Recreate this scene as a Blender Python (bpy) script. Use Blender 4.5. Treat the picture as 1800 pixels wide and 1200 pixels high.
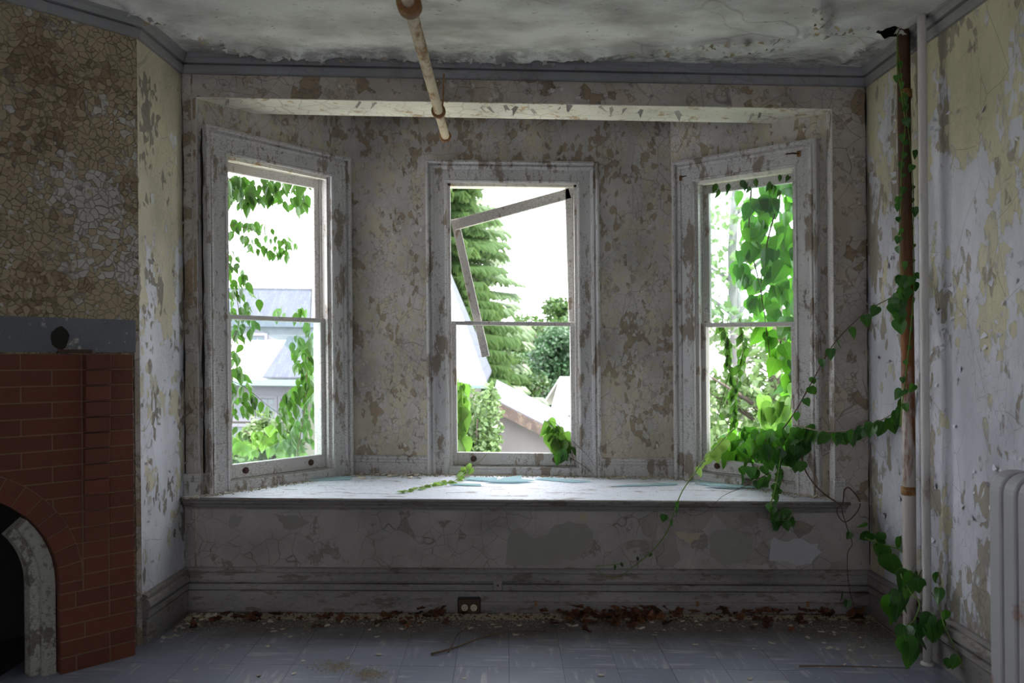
import bpy, bmesh, math, random
from mathutils import Vector, Matrix, noise as mnoise
for o in list(bpy.data.objects): bpy.data.objects.remove(o)
sc = bpy.context.scene
col = sc.collection
PI = math.pi
# ------------------------------------------------------------------ camera, sky, sun, exposure
FPX, CPX, CPY, CAMZ = 1400.0, 885.0, 612.0, 1.40
SAG = 0.0202                       # the old house has settled: everything drops this much per metre towards +X
cam_d = bpy.data.cameras.new('camera'); cam = bpy.data.objects.new('camera', cam_d); col.objects.link(cam)
cam.location = (0, 0, CAMZ); cam.rotation_mode = 'QUATERNION'
cam.rotation_quaternion = (Matrix.Rotation(PI / 2, 3, 'X') @ Matrix.Rotation(-0.009, 3, 'Z')).to_quaternion()
cam_d.sensor_width = 36; cam_d.lens = FPX * 36 / 1800
cam_d.shift_x = (900 - CPX) / 1800; cam_d.shift_y = (CPY - 600) / 1800
cam_d.dof.use_dof = True; cam_d.dof.focus_distance = 4.4; cam_d.dof.aperture_fstop = 3.2
cam_d.clip_start = 0.05; cam_d.clip_end = 500
sc.camera = cam
w = bpy.data.worlds.new('world'); sc.world = w; w.use_nodes = True
bg = w.node_tree.nodes['Background']; bg.inputs[0].default_value = (0.92, 0.955, 1.0, 1); bg.inputs[1].default_value = 5.0
sun_d = bpy.data.lights.new('sun', 'SUN'); sun_d.energy = 8.0; sun_d.angle = 0.01; sun_d.color = (1, .95, .86)
sun = bpy.data.objects.new('sun', sun_d); col.objects.link(sun)
sun.rotation_euler = Vector((-0.50, 0.46, -0.90)).to_track_quat('-Z', 'Y').to_euler()
vs = sc.view_settings
vs.view_transform = 'Standard'; vs.look = 'None'; vs.gamma = 1; vs.use_curve_mapping = False; vs.exposure = 1.0
sc.cycles.max_bounces = 8; sc.cycles.diffuse_bounces = 5; sc.cycles.glossy_bounces = 3; sc.cycles.transmission_bounces = 4; sc.cycles.transparent_max_bounces = 12

# ------------------------------------------------------------------ geometry helpers
UPV = Vector((0, 0, 1))
def S(v): return Vector((v[0], v[1], v[2] - SAG * v[0]))
def ray(px, py):
    dx, dy = px - CPX, py - CPY
    return Vector(((dx - .009 * dy) / FPX, 1, (-dy + .0112 * dx) / FPX))
def at(px, py, Y):
    r = ray(px, py) * Y
    return Vector((r.x, r.y, r.z + CAMZ))
class Frame:
    """wall frame: a along the wall, b out into the room, c up"""
    def __init__(s, O, u):
        s.O = Vector((O[0], O[1], 0)); s.u = Vector((u[0], u[1], 0)).normalized(); s.n = Vector((s.u.y, -s.u.x, 0))
    def p(s, a, b, c): return s.O + s.u * a + s.n * b + Vector((0, 0, c))
    def hit(s, px, py, b=0.0):
        r = ray(px, py); q = s.O + s.n * b
        t = q.dot(s.n) / Vector((r.x, r.y, 0)).dot(s.n)
        return r * t + Vector((0, 0, CAMZ))
    def ac(s, px, py, b=0.0):
        h = s.hit(px, py, b); return (h - s.O).dot(s.u), h.z
WORLD = Frame((0, 0), (1, 0))      # a = X, b = -Y, c = Z
class MB:
    def __init__(s): s.v = []; s.f = []
    def box(s, fr, a0, a1, b0, b1, c0, c1):
        n = len(s.v)
        for (a, b, c) in ((a0,b0,c0),(a1,b0,c0),(a1,b1,c0),(a0,b1,c0),(a0,b0,c1),(a1,b0,c1),(a1,b1,c1),(a0,b1,c1)): s.v.append(fr.p(a, b, c))
        for q in ((0,3,2,1),(4,5,6,7),(0,1,5,4),(1,2,6,5),(2,3,7,6),(3,0,4,7)): s.f.append([n + i for i in q])
        return s
    def wbox(s, x0, x1, y0, y1, z0, z1): return s.box(WORLD, x0, x1, -y0, -y1, z0, z1)
    def quadbar(s, p0, p1, wdir, w, ddir, d):
        """bar from p0 to p1, half width w along wdir and half depth d along ddir"""
        n = len(s.v); wv = wdir.normalized() * w; dv = ddir.normalized() * d
        for p in (p0, p1):
            for q in ((-1,-1),(1,-1),(1,1),(-1,1)): s.v.append(p + wv * q[0] + dv * q[1])
        for q in ((0,1,2,3),(4,7,6,5),(0,4,5,1),(1,5,6,2),(2,6,7,3),(3,7,4,0)): s.f.append([n + i for i in q])
        return s
    def prism(s, poly, ext):
        """poly: list of points (planar), extruded by vector ext"""
        n = len(s.v); k = len(poly)
        s.v += [Vector(p) for p in poly] + [Vector(p) + ext for p in poly]
        s.f.append([n + i for i in range(k)][::-1]); s.f.append([n + k + i for i in range(k)])
        for i in range(k): j = (i + 1) % k; s.f.append([n + i, n + j, n + k + j, n + k + i])
        return s
    def sweep(s, sections, closed=True, caps=True):
        n = len(s.v); k = len(sections[0])
        for q in sections: s.v += [Vector(p) for p in q]
        for i in range(len(sections) - 1):
            for j in range(k if closed else k - 1):
                a, b = n + i * k + j, n + i * k + (j + 1) % k
                s.f.append([a, b, b + k, a + k])
        if caps and closed:
            s.f.append([n + j for j in range(k)][::-1]); m = n + (len(sections) - 1) * k; s.f.append([m + j for j in range(k)])
        return s
    def tube(s, pts, r, seg=8):
        pts = [Vector(p) for p in pts]; rs = r if isinstance(r, (list, tuple)) else [r] * len(pts)
        secs = []; up = None
        for i, p in enumerate(pts):
            t = (pts[min(i + 1, len(pts) - 1)] - pts[max(i - 1, 0)])
            t = t.normalized() if t.length > 1e-9 else Vector((0, 0, 1))
            if up is None: up = Vector((1, 0, 0)) if abs(t.x) < .8 else Vector((0, 1, 0))
            up = (up - t * up.dot(t)).normalized(); sd = t.cross(up)
            secs.append([p + (up * math.cos(2 * PI * j / seg) + sd * math.sin(2 * PI * j / seg)) * rs[i] for j in range(seg)])
        return s.sweep(secs)
    def lathe(s, O, axis, prof, seg=16):
        """prof: list of (along, radius)"""
        axis = axis.normalized(); up = Vector((1, 0, 0)) if abs(axis.x) < .8 else Vector((0, 1, 0))
        up = (up - axis * up.dot(axis)).normalized(); sd = axis.cross(up)
        return s.sweep([[O + axis * h + (up * math.cos(2*PI*j/seg) + sd * math.sin(2*PI*j/seg)) * r for j in range(seg)] for h, r in prof])
    def blob(s, c, r, rnd, sq=1.0):
        """small irregular lump"""
        n = len(s.v)
        base = [(1,0,0),(-1,0,0),(0,1,0),(0,-1,0),(0,0,1),(0,0,-1)]
        ang = rnd.random() * 6.3; ca, sa = math.cos(ang), math.sin(ang)
        for b in base:
            q = r * rnd.uniform(.55, 1.2); x, y = b[0] * q, b[1] * q * rnd.uniform(.5, 1)
            s.v.append(c + Vector((x * ca - y * sa, x * sa + y * ca, b[2] * q * sq)))
        for q in ((0,2,4),(2,1,4),(1,3,4),(3,0,4),(2,0,5),(1,2,5),(3,1,5),(0,3,5)): s.f.append([n + i for i in q])
        return s
    def build(s, name, mat, parent=None, loc=None, smooth=False, bevel=0.0):
        loc = Vector(loc) if loc is not None else (LOC.get(parent.name, Vector((0,0,0))) if parent else Vector((0,0,0)))
        me = bpy.data.meshes.new(name); sl = S(loc)
        me.from_pydata([S(v) - sl for v in s.v], [], s.f)
        bm = bmesh.new(); bm.from_mesh(me)
        bmesh.ops.recalc_face_normals(bm, faces=bm.faces)
        if bevel: bmesh.ops.bevel(bm, geom=list(bm.edges), offset=bevel, segments=1, affect='EDGES', clamp_overlap=True)
        bm.to_mesh(me); bm.free()
        if smooth:
            for p in me.polygons: p.use_smooth = True
        me.materials.append(mat)
        return link(name, me, parent, loc)
LOC = {}
def link(name, data, parent=None, loc=None):
    o = bpy.data.objects.new(name, data); col.objects.link(o)
    loc = Vector(loc) if loc is not None else Vector((0, 0, 0)); LOC[o.name] = loc
    if parent: o.parent = parent; o.location = S(loc) - S(LOC[parent.name])
    else: o.location = S(loc)
    return o
def empty(name, loc, label=None, cat=None, group=None, kind=None, parent=None):
    o = link(name, None, parent, loc); o.empty_display_size = .05
    return tag(o, label, cat, group, kind)
def tag(o, label=None, cat=None, group=None, kind=None):
    if label: o['label'] = label
    if cat: o['category'] = cat
    if group: o['group'] = group
    if kind: o['kind'] = kind
    return o
def inst(name, me, loc, rot, scale, parent=None):
    """a placed object that shares mesh data; rot is a 3x3 Matrix"""
    o = link(name, me, parent, loc); o.rotation_mode = 'QUATERNION'
    o.rotation_quaternion = rot.to_quaternion()
    o.scale = scale if hasattr(scale, '__len__') else (scale, scale, scale)
    return o
def axes(x, y, z): return Matrix((x, y, z)).transposed()
def orient(tip, nrm):
    y = tip.normalized(); z = nrm - y * nrm.dot(y)
    if z.length < 1e-4: z = Vector((.3, .5, 1)) - y * Vector((.3, .5, 1)).dot(y)
    z.normalize(); return axes(y.cross(z), y, z)
def smoothline(pts, n=6):
    pts = [Vector(p) for p in pts]; q = [pts[0] * 2 - pts[1]] + pts + [pts[-1] * 2 - pts[-2]]; out = []
    for i in range(1, len(q) - 2):
        for k in range(n):
            t = k / n; a, b, c, d = q[i-1], q[i], q[i+1], q[i+2]
            out.append(.5 * ((2*b) + (c - a) * t + (2*a - 5*b + 4*c - d) * t*t + (3*b - a - 3*c + d) * t**3))
    out.append(pts[-1]); return out

# ------------------------------------------------------------------ material helpers
class NT:
    def __init__(s, name):
        s.m = bpy.data.materials.new(name); s.m.use_nodes = True; s.t = s.m.node_tree; s.n = s.t.nodes; s.l = s.t.links
        s.b = s.n['Principled BSDF']; s.out = s.n['Material Output']
    def node(s, typ, ins=None, **kw):
        x = s.n.new(typ)
        for k, v in kw.items(): setattr(x, k, v)
        for k, v in (ins or {}).items(): s.set(x.inputs[k], v)
        return x
    def set(s, sock, v):
        if isinstance(v, bpy.types.NodeSocket): s.l.new(v, sock)
        elif isinstance(v, (tuple, list)) and len(v) == 3 and sock.type == 'RGBA': sock.default_value = (*v, 1)
        else: sock.default_value = v
    def math(s, op, a, b=0.0, c=0.0, clamp=False):
        x = s.node('ShaderNodeMath', {0: a, 1: b, 2: c}, operation=op); x.use_clamp = clamp; return x.outputs[0]
    def step(s, v, t, wd=.02):
        """0 below t, 1 above"""
        x = s.node('ShaderNodeMapRange', {0: v, 1: t - wd, 2: t + wd, 3: 0.0, 4: 1.0}); x.clamp = True; return x.outputs[0]
    def mix(s, f, a, b, mode='MIX'):
        x = s.node('ShaderNodeMix', data_type='RGBA', blend_type=mode)
        s.set(x.inputs[0], f); s.set(x.inputs[6], a); s.set(x.inputs[7], b); return x.outputs[2]
    def noise(s, vec, scale, detail=4, rough=.55, out=0):
        return s.node('ShaderNodeTexNoise', {'Vector': vec, 'Scale': scale, 'Detail': detail, 'Roughness': rough}).outputs[out]
    def voro(s, vec, scale, feature='F1', rnd=1.0):
        return s.node('ShaderNodeTexVoronoi', {'Vector': vec, 'Scale': scale, 'Randomness': rnd}, feature=feature)
    def coord(s, which='Object', scale=(1, 1, 1), loc=(0, 0, 0), rot=(0, 0, 0)):
        c = s.node('ShaderNodeTexCoord').outputs[which]
        return s.node('ShaderNodeMapping', {0: c, 1: loc, 2: rot, 3: scale}).outputs[0]
    def vadd(s, a, b): return s.node('ShaderNodeVectorMath', {0: a, 1: b}, operation='ADD').outputs[0]
    def vscale(s, a, k):
        x = s.node('ShaderNodeVectorMath', {0: a}, operation='SCALE'); s.set(x.inputs[3], k); return x.outputs[0]
    def bump(s, h, strength=.5, dist=.01):
        s.set(s.b.inputs['Normal'], s.node('ShaderNodeBump', {'Strength': strength, 'Distance': dist, 'Height': h}).outputs[0])
    def fin(s, colr, rough=.7, spec=.25):
        s.set(s.b.inputs['Base Color'], colr); s.set(s.b.inputs['Roughness'], rough); s.b.inputs['Specular IOR Level'].default_value = spec
        return s.m

def warped(t, vec, amt=.05, scale=11):
    nz = t.noise(vec, scale, 1, .6, 1)
    return t.vadd(vec, t.vscale(t.vadd(nz, (-.5, -.5, -.5)), amt))
def peel(name, top, mid, base, cell=22, t1=.52, t2=.6, patch=2.2, zlo=None, zamt=0.0, an=(1, 1, 1), crack=.02, crack_rimshade=.45, bump=.6, dist=.006, grime=.35, seed=0.0, big=5.0, cellr=.16, jag=.10, relief=0.0):
    """three coats of old paint: the top coat is lost in whole flakes, then the coat beneath it; cracks between flakes, shade painted along the flake rims"""
    t = NT(name); P = t.coord('Object', an, (seed, seed * .7, seed * 1.3)); Wp = warped(t, P)
    v1 = t.voro(Wp, cell); e1 = t.voro(Wp, cell, 'DISTANCE_TO_EDGE').outputs[0]; e2 = t.voro(warped(t, P, .08, 4), big, 'DISTANCE_TO_EDGE').outputs[0]
    pos = v1.outputs['Position']; rnd = t.node('ShaderNodeSeparateColor', {0: v1.outputs['Color']}).outputs[0]
    fine = t.noise(P, 60, 2)
    def field(off):
        n = t.noise(t.vadd(t.vscale(pos, 1 / 1.0), (off, off, off)), patch, 2, .6)
        n2 = t.noise(t.vadd(P, (off, off, off)), patch, 3, .62)
        s = t.math('ADD', t.math('MULTIPLY', n, .55), t.math('MULTIPLY', n2, .45))
        s = t.math('ADD', s, t.math('MULTIPLY', t.math('SUBTRACT', rnd, .5), cellr))
        return t.math('ADD', s, t.math('MULTIPLY', t.math('SUBTRACT', fine, .5), jag))
    f1, f2 = field(0.0), field(17.3)
    if zlo is not None:
        z = t.node('ShaderNodeSeparateXYZ', {0: t.node('ShaderNodeTexCoord').outputs['Object']}).outputs[2]
        zz = t.node('ShaderNodeMapRange', {0: z, 1: zlo[0], 2: zlo[1], 3: 0.0, 4: zamt}); f1 = t.math('ADD', f1, zz.outputs[0])
    m1 = t.step(f1, t1, .012); m2 = t.step(f2, t2, .012)
    tone = t.noise(P, 3.1, 4, .6); tt = t.node('ShaderNodeMapRange', {0: tone, 1: .3, 2: .7, 3: 1 - grime, 4: 1.06}).outputs[0]
    c = t.mix(m1, top, mid); c = t.mix(m2, c, base)
    c = t.mix(1.0, c, t.node('ShaderNodeCombineColor', {0: tt, 1: tt, 2: tt}).outputs[0], 'MULTIPLY')
    sp = t.step(t.noise(P, 38, 2), .70, .03); c = t.mix(t.math('MULTIPLY', sp, .35), c, base)
    kb = t.math('SUBTRACT', 1.0, t.step(e1, crack, crack * .6)); k1 = kb; k1 = t.math('MULTIPLY', k1, t.step(t.noise(P, 4.3, 2), .50, .08))
    k2 = t.math('SUBTRACT', 1.0, t.step(e2, crack * .35, crack * .25)); k2 = t.math('MULTIPLY', k2, t.step(t.noise(P, 1.7, 2), .5, .06))
    k = t.math('MAXIMUM', k1, k2)
    rimshade = t.math('MAXIMUM', t.math('SUBTRACT', t.step(f1, t1 - .012, .008), t.step(f1, t1 + .012, .008)), t.math('SUBTRACT', t.step(f2, t2 - .014, .01), t.step(f2, t2 + .014, .01)))  # shade painted as a dark rim where a coat of paint ends
    k = t.math('MAXIMUM', k, t.math('MULTIPLY', rimshade, .6))
    c = t.mix(t.math('MULTIPLY', k, crack_rimshade), c, (.07, .055, .045))
    h = t.math('SUBTRACT', 1.0, t.math('MULTIPLY', m1, .35)); h = t.math('SUBTRACT', h, t.math('MULTIPLY', m2, .4))
    if relief: h = t.math('SUBTRACT', h, t.math('MULTIPLY', kb, relief))
    h = t.math('ADD', h, t.math('MULTIPLY', rnd, .26)); h = t.math('ADD', h, t.math('MULTIPLY', t.noise(P, 17, 3, .6), .5)); h = t.math('ADD', h, t.math('MULTIPLY', fine, .12))
    t.bump(h, bump, dist); return t.fin(c, .72, .22)
def worn(name, paint, bare, cover=.5, an=(1, 1, 1), scale=5, cracks=26, can=(1, 1, 1), bump=.5, rough=.6, grime=.3, seed=0.0, ck=.5):
    """painted joinery: patches worn to bare wood, alligator cracking"""
    t = NT(name); P = t.coord('Object', an, (seed, seed, seed)); P2 = t.coord('Object', can, (seed, 0, 0))
    n1 = t.noise(P, scale, 6, .68); m0 = m = t.step(n1, cover, .02); mf = t.step(t.noise(P, scale * 4.5, 4, .7), cover + .03, .02); m = t.math('MAXIMUM', m, t.math('MULTIPLY', mf, .75))
    e = t.voro(warped(t, P2, .02, 14), cracks, 'DISTANCE_TO_EDGE').outputs[0]
    k = t.math('MULTIPLY', t.math('SUBTRACT', 1.0, t.step(e, .035, .03)), t.step(t.noise(P, 2.6, 3), .47, .07))
    tone = t.node('ShaderNodeMapRange', {0: t.noise(P, 2.2, 5), 1: .3, 2: .7, 3: 1 - grime, 4: 1.05}).outputs[0]
    bc = t.mix(t.noise(P, 24, 4), bare, tuple(x * 1.9 for x in bare))
    c = t.mix(m, paint, bc); c = t.mix(1.0, c, t.node('ShaderNodeCombineColor', {0: tone, 1: tone, 2: tone}).outputs[0], 'MULTIPLY')
    c = t.mix(t.math('MULTIPLY', k, ck), c, (.05, .042, .036))
    h = t.math('SUBTRACT', 1.0, t.math('MULTIPLY', m0, .5)); h = t.math('ADD', h, t.math('MULTIPLY', t.noise(P, 50, 2), .25))
    t.bump(h, bump, .004); return t.fin(c, rough, .3)
def plain(name, c, rough=.7, var=.2, scale=12, spec=.25, bump=.25, rndvar=0.0, metal=0.0, c2=None):
    t = NT(name); P = t.coord('Object'); n = t.noise(P, scale, 6, .6)
    cc = t.mix(n, tuple(x * (1 - var) for x in c), c2 or tuple(min(1, x * (1 + var)) for x in c))
    if rndvar:
        r = t.node('ShaderNodeObjectInfo').outputs['Random']
        v = t.node('ShaderNodeMapRange', {0: r, 3: 1 - rndvar, 4: 1 + rndvar}).outputs[0]
        cc = t.mix(1.0, cc, t.node('ShaderNodeCombineColor', {0: v, 1: v, 2: v}).outputs[0], 'MULTIPLY')
    if bump and not rndvar or name == 'red_brick': t.bump(t.noise(P, scale * 4, 2), bump, .003)
    t.b.inputs['Metallic'].default_value = metal
    return t.fin(cc, rough, spec)
def leafmat(name, c1, c2, trans=.45, tc=None, vein=False):
    t = NT(name); r = t.node('ShaderNodeObjectInfo').outputs['Random']; P = t.coord('Object')
    c = t.mix(r, c1, c2); c = t.mix(t.math('MULTIPLY', t.noise(P, 6, 3), .35), c, tuple(x * .55 for x in c1))
    if vein:
        x_ = t.node('ShaderNodeSeparateXYZ', {0: t.node('ShaderNodeTexCoord').outputs['Object']}).outputs; ax = t.math('ABSOLUTE', x_[0])
        rib = t.math('SUBTRACT', 1.0, t.step(ax, .014, .008)); sv = t.math('FRACT', t.math('MULTIPLY', t.math('SUBTRACT', x_[1], t.math('MULTIPLY', ax, .9)), 5.5)); sv = t.math('MULTIPLY', t.math('SUBTRACT', 1.0, t.step(sv, .07, .04)), .5)
        c = t.mix(t.math('MULTIPLY', t.math('MAXIMUM', rib, sv), .55), c, tuple(min(1, x * 2.6 + .02) for x in c2))
    t.fin(c, .38, .5)
    tr = t.node('ShaderNodeBsdfTranslucent'); t.set(tr.inputs[0], t.mix(r, tuple(x * .55 for x in tc) if tc else tuple(min(1, x * 2.0) for x in c1), tc or tuple(min(1, x * 2.0) for x in c2)))
    mx = t.node('ShaderNodeMixShader'); t.set(mx.inputs[0], trans); t.l.new(t.b.outputs[0], mx.inputs[1]); t.l.new(tr.outputs[0], mx.inputs[2]); t.l.new(mx.outputs[0], t.out.inputs[0])
    return t.m

GREY, LAV, CREAM, TAN = (.50, .47, .455), (.60, .595, .64), (.60, .54, .40), (.27, .205, .135)
M = {}
M['front'] = peel('front_wall_paint', (.46, .41, .37), (.47, .41, .32), (.31, .24, .165), cell=18, t1=.56, t2=.60, patch=4.0, crack=.016, big=4.5, crack_rimshade=.65, bump=.9, dist=.01)
M['panel'] = peel('bench_panel_plaster', (.385, .35, .33), (.32, .29, .265), (.27, .235, .195), cell=10, t1=.60, t2=.67, patch=2.0, crack=.012, big=5.5, crack_rimshade=.6, seed=5, bump=.45)
M['bay'] = peel('bay_wall_paint', (.51, .47, .44), (.52, .465, .365), (.345, .28, .205), cell=30, t1=.53, t2=.64, patch=5.5, bump=.9, dist=.009, an=(1.25, 1.25, .8), crack=.02, crack_rimshade=.55, zlo=(1.9, .7), zamt=.12, seed=2, cellr=.3)
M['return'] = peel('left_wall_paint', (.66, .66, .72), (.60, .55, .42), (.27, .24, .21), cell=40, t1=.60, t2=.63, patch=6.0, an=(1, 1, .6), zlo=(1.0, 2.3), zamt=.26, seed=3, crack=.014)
M['breast'] = peel('chimney_breast_paint', (.36, .29, .19), (.46, .425, .39), (.25, .185, .115), cell=34, t1=.575, t2=.62, patch=2.4, crack=.035, crack_rimshade=.5, bump=1.0, dist=.016, seed=4, cellr=.22, big=11, grime=.18, relief=.8)
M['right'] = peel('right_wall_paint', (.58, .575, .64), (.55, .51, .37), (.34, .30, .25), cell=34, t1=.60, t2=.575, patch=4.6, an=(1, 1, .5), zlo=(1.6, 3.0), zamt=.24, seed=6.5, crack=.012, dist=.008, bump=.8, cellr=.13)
M['trim'] = worn('old_white_trim', (.57, .55, .545), (.19, .155, .125), .575, (1, 1, .4), 8, 34, (1, 1, 2.4), bump=.8)
M['baseb'] = worn('old_baseboard', (.31, .285, .275), (.14, .115, .10), .585, (.6, .6, 2.2), 9, 46, (.5, .5, 1), grime=.45, ck=.22)
M['cornice'] = worn('grey_cornice', (.27, .265, .275), (.13, .12, .12), .66, (1, 1, 1), 5, 10, (1, 1, 1), bump=.25, ck=.2)
M['sash'] = worn('sash_wood', (.62, .59, .565), (.24, .19, .15), .62, (1, 1, .5), 9, 40, (1, 1, 1))
M['bench'] = worn('bench_top_paint', (.62, .64, .71), (.22, .20, .20), .60, (.28, 1.2, 1), 16, 60, (.35, 1.6, 1), bump=.6, grime=.15)
M['lintel'] = worn('lintel_underside', (.84, .81, .72), (.40, .29, .18), .60, (1, 1, 1), 11, 9, (1, 1, 1), ck=.3)
def ceil_mat():
    t = NT('stained_ceiling'); P = t.coord('Object', (1, 1.6, 1))
    n = t.noise(P, 2.4, 6, .55); c = t.mix(t.step(n, .53, .14), (.72, .72, .71), (.40, .39, .38))
    sp = t.step(t.noise(P, 30, 4), .66, .03); sp2 = t.math('MULTIPLY', sp, t.step(t.noise(P, 3, 3), .5, .1)); c = t.mix(t.math('MULTIPLY', sp2, .6), c, (.12, .11, .10))
    e = t.voro(warped(t, P, .25, 2.5), 1.1, 'DISTANCE_TO_EDGE').outputs[0]; k = t.math('SUBTRACT', 1.0, t.step(e, .004, .004)); c = t.mix(t.math('MULTIPLY', t.math('MULTIPLY', k, t.step(t.noise(P, 1.2, 2), .52, .05)), .4), c, (.12, .11, .1))
    y = t.node('ShaderNodeSeparateXYZ', {0: t.node('ShaderNodeTexCoord').outputs['Object']}).outputs[1]
    mold = t.math('MULTIPLY', t.step(y, 4.05, .10), t.step(t.noise(P, 9, 6, .7), .50, .07)); c = t.mix(t.math('MULTIPLY', mold, .75), c, (.13, .125, .12))
    t.bump(t.math('ADD', t.noise(P, 26, 6, .65), t.math('MULTIPLY', t.noise(P, 120, 3), .4)), .45, .012); return t.fin(c, .85, .1)
M['ceil'] = ceil_mat()
def rusty(name, paint, rust, cover, seed=0.0, an=(1, 1, .25), scale=8):
    t = NT(name); P = t.coord('Object', an, (seed, seed, seed)); n = t.noise(P, scale, 8, .68); m = t.step(n, cover, .06)
    r = t.mix(t.noise(P, scale * 5, 4), rust, tuple(x * .4 for x in rust)); c = t.mix(m, paint, r)
    t.bump(t.math('SUBTRACT', t.noise(P, 60, 4), m), .4, .002); return t.fin(c, .6, .3)
def rustpipe():
    t = NT('rusty_pipe'); P = t.coord('Object', (1, 1, .22), (1, 1, 1)); z = t.node('ShaderNodeSeparateXYZ', {0: t.node('ShaderNodeTexCoord').outputs['Object']}).outputs[2]
    n = t.noise(P, 11, 8, .68); zz = t.node('ShaderNodeMapRange', {0: z, 1: .5, 2: 1.7, 3: -.10, 4: .16}).outputs[0]; m = t.step(t.math('ADD', n, zz), .52, .05)
    r = t.mix(t.noise(P, 40, 4), (.27, .10, .035), (.13, .05, .02)); c = t.mix(m, (.50, .45, .42), r)
    dk = t.step(t.math('ADD', z, t.math('MULTIPLY', n, 1.4)), 2.55, .35); c = t.mix(t.math('MULTIPLY', dk, .85), c, (.045, .03, .018))
    t.bump(t.math('SUBTRACT', t.noise(P, 60, 4), m), .5, .003); return t.fin(c, .7, .25)
M['rustpipe'] = rustpipe()
M['whitepipe'] = rusty('white_pipe_paint', (.52, .49, .475), (.28, .17, .10), .66, 2.0)
M['sprink'] = rusty('ceiling_pipe_paint', (.64, .54, .40), (.42, .20, .07), .56, 3.0, (1, .4, 1), 14)
M['ring'] = rusty('rusty_ring', (.35, .2, .08), (.30, .13, .04), .45, 4.0, (1, 1, 1), 20)
M['radiator'] = rusty('radiator_paint', (.35, .34, .355), (.30, .12, .04), .645, 6.2, (1, 1, 1), 5)
M['iron'] = plain('rusty_iron', (.07, .04, .03), .8)
M['dark'] = plain('sooty_black', (.02, .018, .016), .95)
M['brick'] = plain('red_brick', (.115, .034, .020), .62, .25, 30, .3, .3, .14)
M['mortar'] = plain('brick_mortar', (.17, .11, .07), .9)
M['greyboard'] = worn('grey_painted_band', (.155, .16, .18), (.33, .31, .28), .64, (1, 1, 1), 7, 30, (1, 1, 1), ck=.15)
M['archwood'] = worn('arch_trim_paint', (.40, .39, .33), (.12, .11, .09), .56, (1, 1, .7), 14, 36, (1, 1, 2))
M['glass'] = None
def glassmat():
    t = NT('old_window_glass'); tr = t.node('ShaderNodeBsdfTransparent', {0: (.90, .97, .95)}); gl = t.node('ShaderNodeBsdfGlossy', {0: (1, 1, 1), 1: .05})
    df = t.node('ShaderNodeBsdfDiffuse', {0: (.8, .85, .85)}); a = t.node('ShaderNodeMixShader', {0: .05}); t.l.new(tr.outputs[0], a.inputs[1]); t.l.new(gl.outputs[0], a.inputs[2])
    b = t.node('ShaderNodeMixShader', {0: .04}); t.l.new(a.outputs[0], b.inputs[1]); t.l.new(df.outputs[0], b.inputs[2]); t.l.new(b.outputs[0], t.out.inputs[0]); return t.m
M['glass'] = glassmat()
def shardmat():
    t = NT('broken_glass'); tr = t.node('ShaderNodeBsdfTransparent', {0: (.75, .90, .92)}); gl = t.node('ShaderNodeBsdfGlossy', {0: (.85, .95, 1), 1: .08})
    df = t.node('ShaderNodeBsdfDiffuse', {0: (.52, .70, .74)}); a = t.node('ShaderNodeMixShader', {0: .3}); t.l.new(tr.outputs[0], a.inputs[1]); t.l.new(gl.outputs[0], a.inputs[2])
    b = t.node('ShaderNodeMixShader', {0: .4}); t.l.new(a.outputs[0], b.inputs[1]); t.l.new(df.outputs[0], b.inputs[2]); t.l.new(b.outputs[0], t.out.inputs[0]); return t.m
M['shard'] = shardmat()
M['leaf_big'] = leafmat('broad_green_leaf', (.014, .065, .006), (.085, .23, .016), .45, None, True)
M['leaf_in'] = leafmat('indoor_vine_leaf', (.020, .085, .018), (.055, .17, .025), .35, (.09, .30, .02), True)
M['leaf_small'] = leafmat('creeper_leaf', (.018, .060, .008), (.042, .11, .014), .42, (.075, .20, .02))
M['leaf_light'] = leafmat('pale_creeper_leaf', (.075, .17, .022), (.11, .21, .035), .45, (.15, .32, .045))
M['leaf_sprig'] = leafmat('young_creeper_leaf', (.22, .42, .06), (.32, .50, .10), .45, (.4, .65, .12))
M['stem'] = plain('vine_stem', (.10, .085, .035), .7, .3)
M['stem_grey'] = plain('grey_vine_stem', (.24, .20, .15), .7, .3)
M['stem_brown'] = plain('wiry_vine_stem', (.085, .045, .035), .7, .3)
M['stem_green'] = plain('green_vine_stem', (.13, .22, .04), .6, .3)
M['twig'] = plain('dry_twig', (.13, .09, .06), .8, .3)
M['dryleaf'] = plain('dry_brown_leaf', (.105, .043, .022), .8, .4, 8, .2, .3, .6)
M['chip'] = plain('fallen_paint_chip', (.50, .45, .37), .8, .25, 20, .2, .2, .3)
M['crumb'] = plain('plaster_crumbs', (.34, .29, .21), .9, .35, 40)
M['litter'] = plain('leaf_litter', (.10, .048, .028), .85, .5, 30)

# ------------------------------------------------------------------ room shell
CEIL = 2.92; HEAD = 2.708; BEN = 0.605; BASE = 0.23
FL = Frame((0, 4.24), (1, .024))                   # wall with the bay opening
XL, XR = -1.688, 1.966
aL, aR = XL / FL.u.x, XR / FL.u.x
oL, oR = -1.613 / FL.u.x, 1.780 / FL.u.x           # opening
RT = Frame((XR, 0), (0, -1))                       # right wall, a runs towards the camera (a = -Y); normal -X
RT.n = Vector((-1, 0, 0))
CORN = Vector((-1.700, 3.72)); LCOR = FL.p(aL, 0, 0)
RET = Frame((CORN.x, CORN.y), (LCOR.x - CORN.x, LCOR.y - CORN.y)); retlen = (Vector((LCOR.x, LCOR.y)) - CORN).length
BRD = Vector((.694, .72, 0)).normalized()
BR = Frame((CORN.x, CORN.y), (-BRD.x, -BRD.y)); BR.n = Vector((BRD.y, -BRD.x, 0))      # chimney breast, a runs to the left
BRLEN = 2.4; BREND = BR.p(BRLEN, 0, 0)
YB = -2.4

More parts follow.
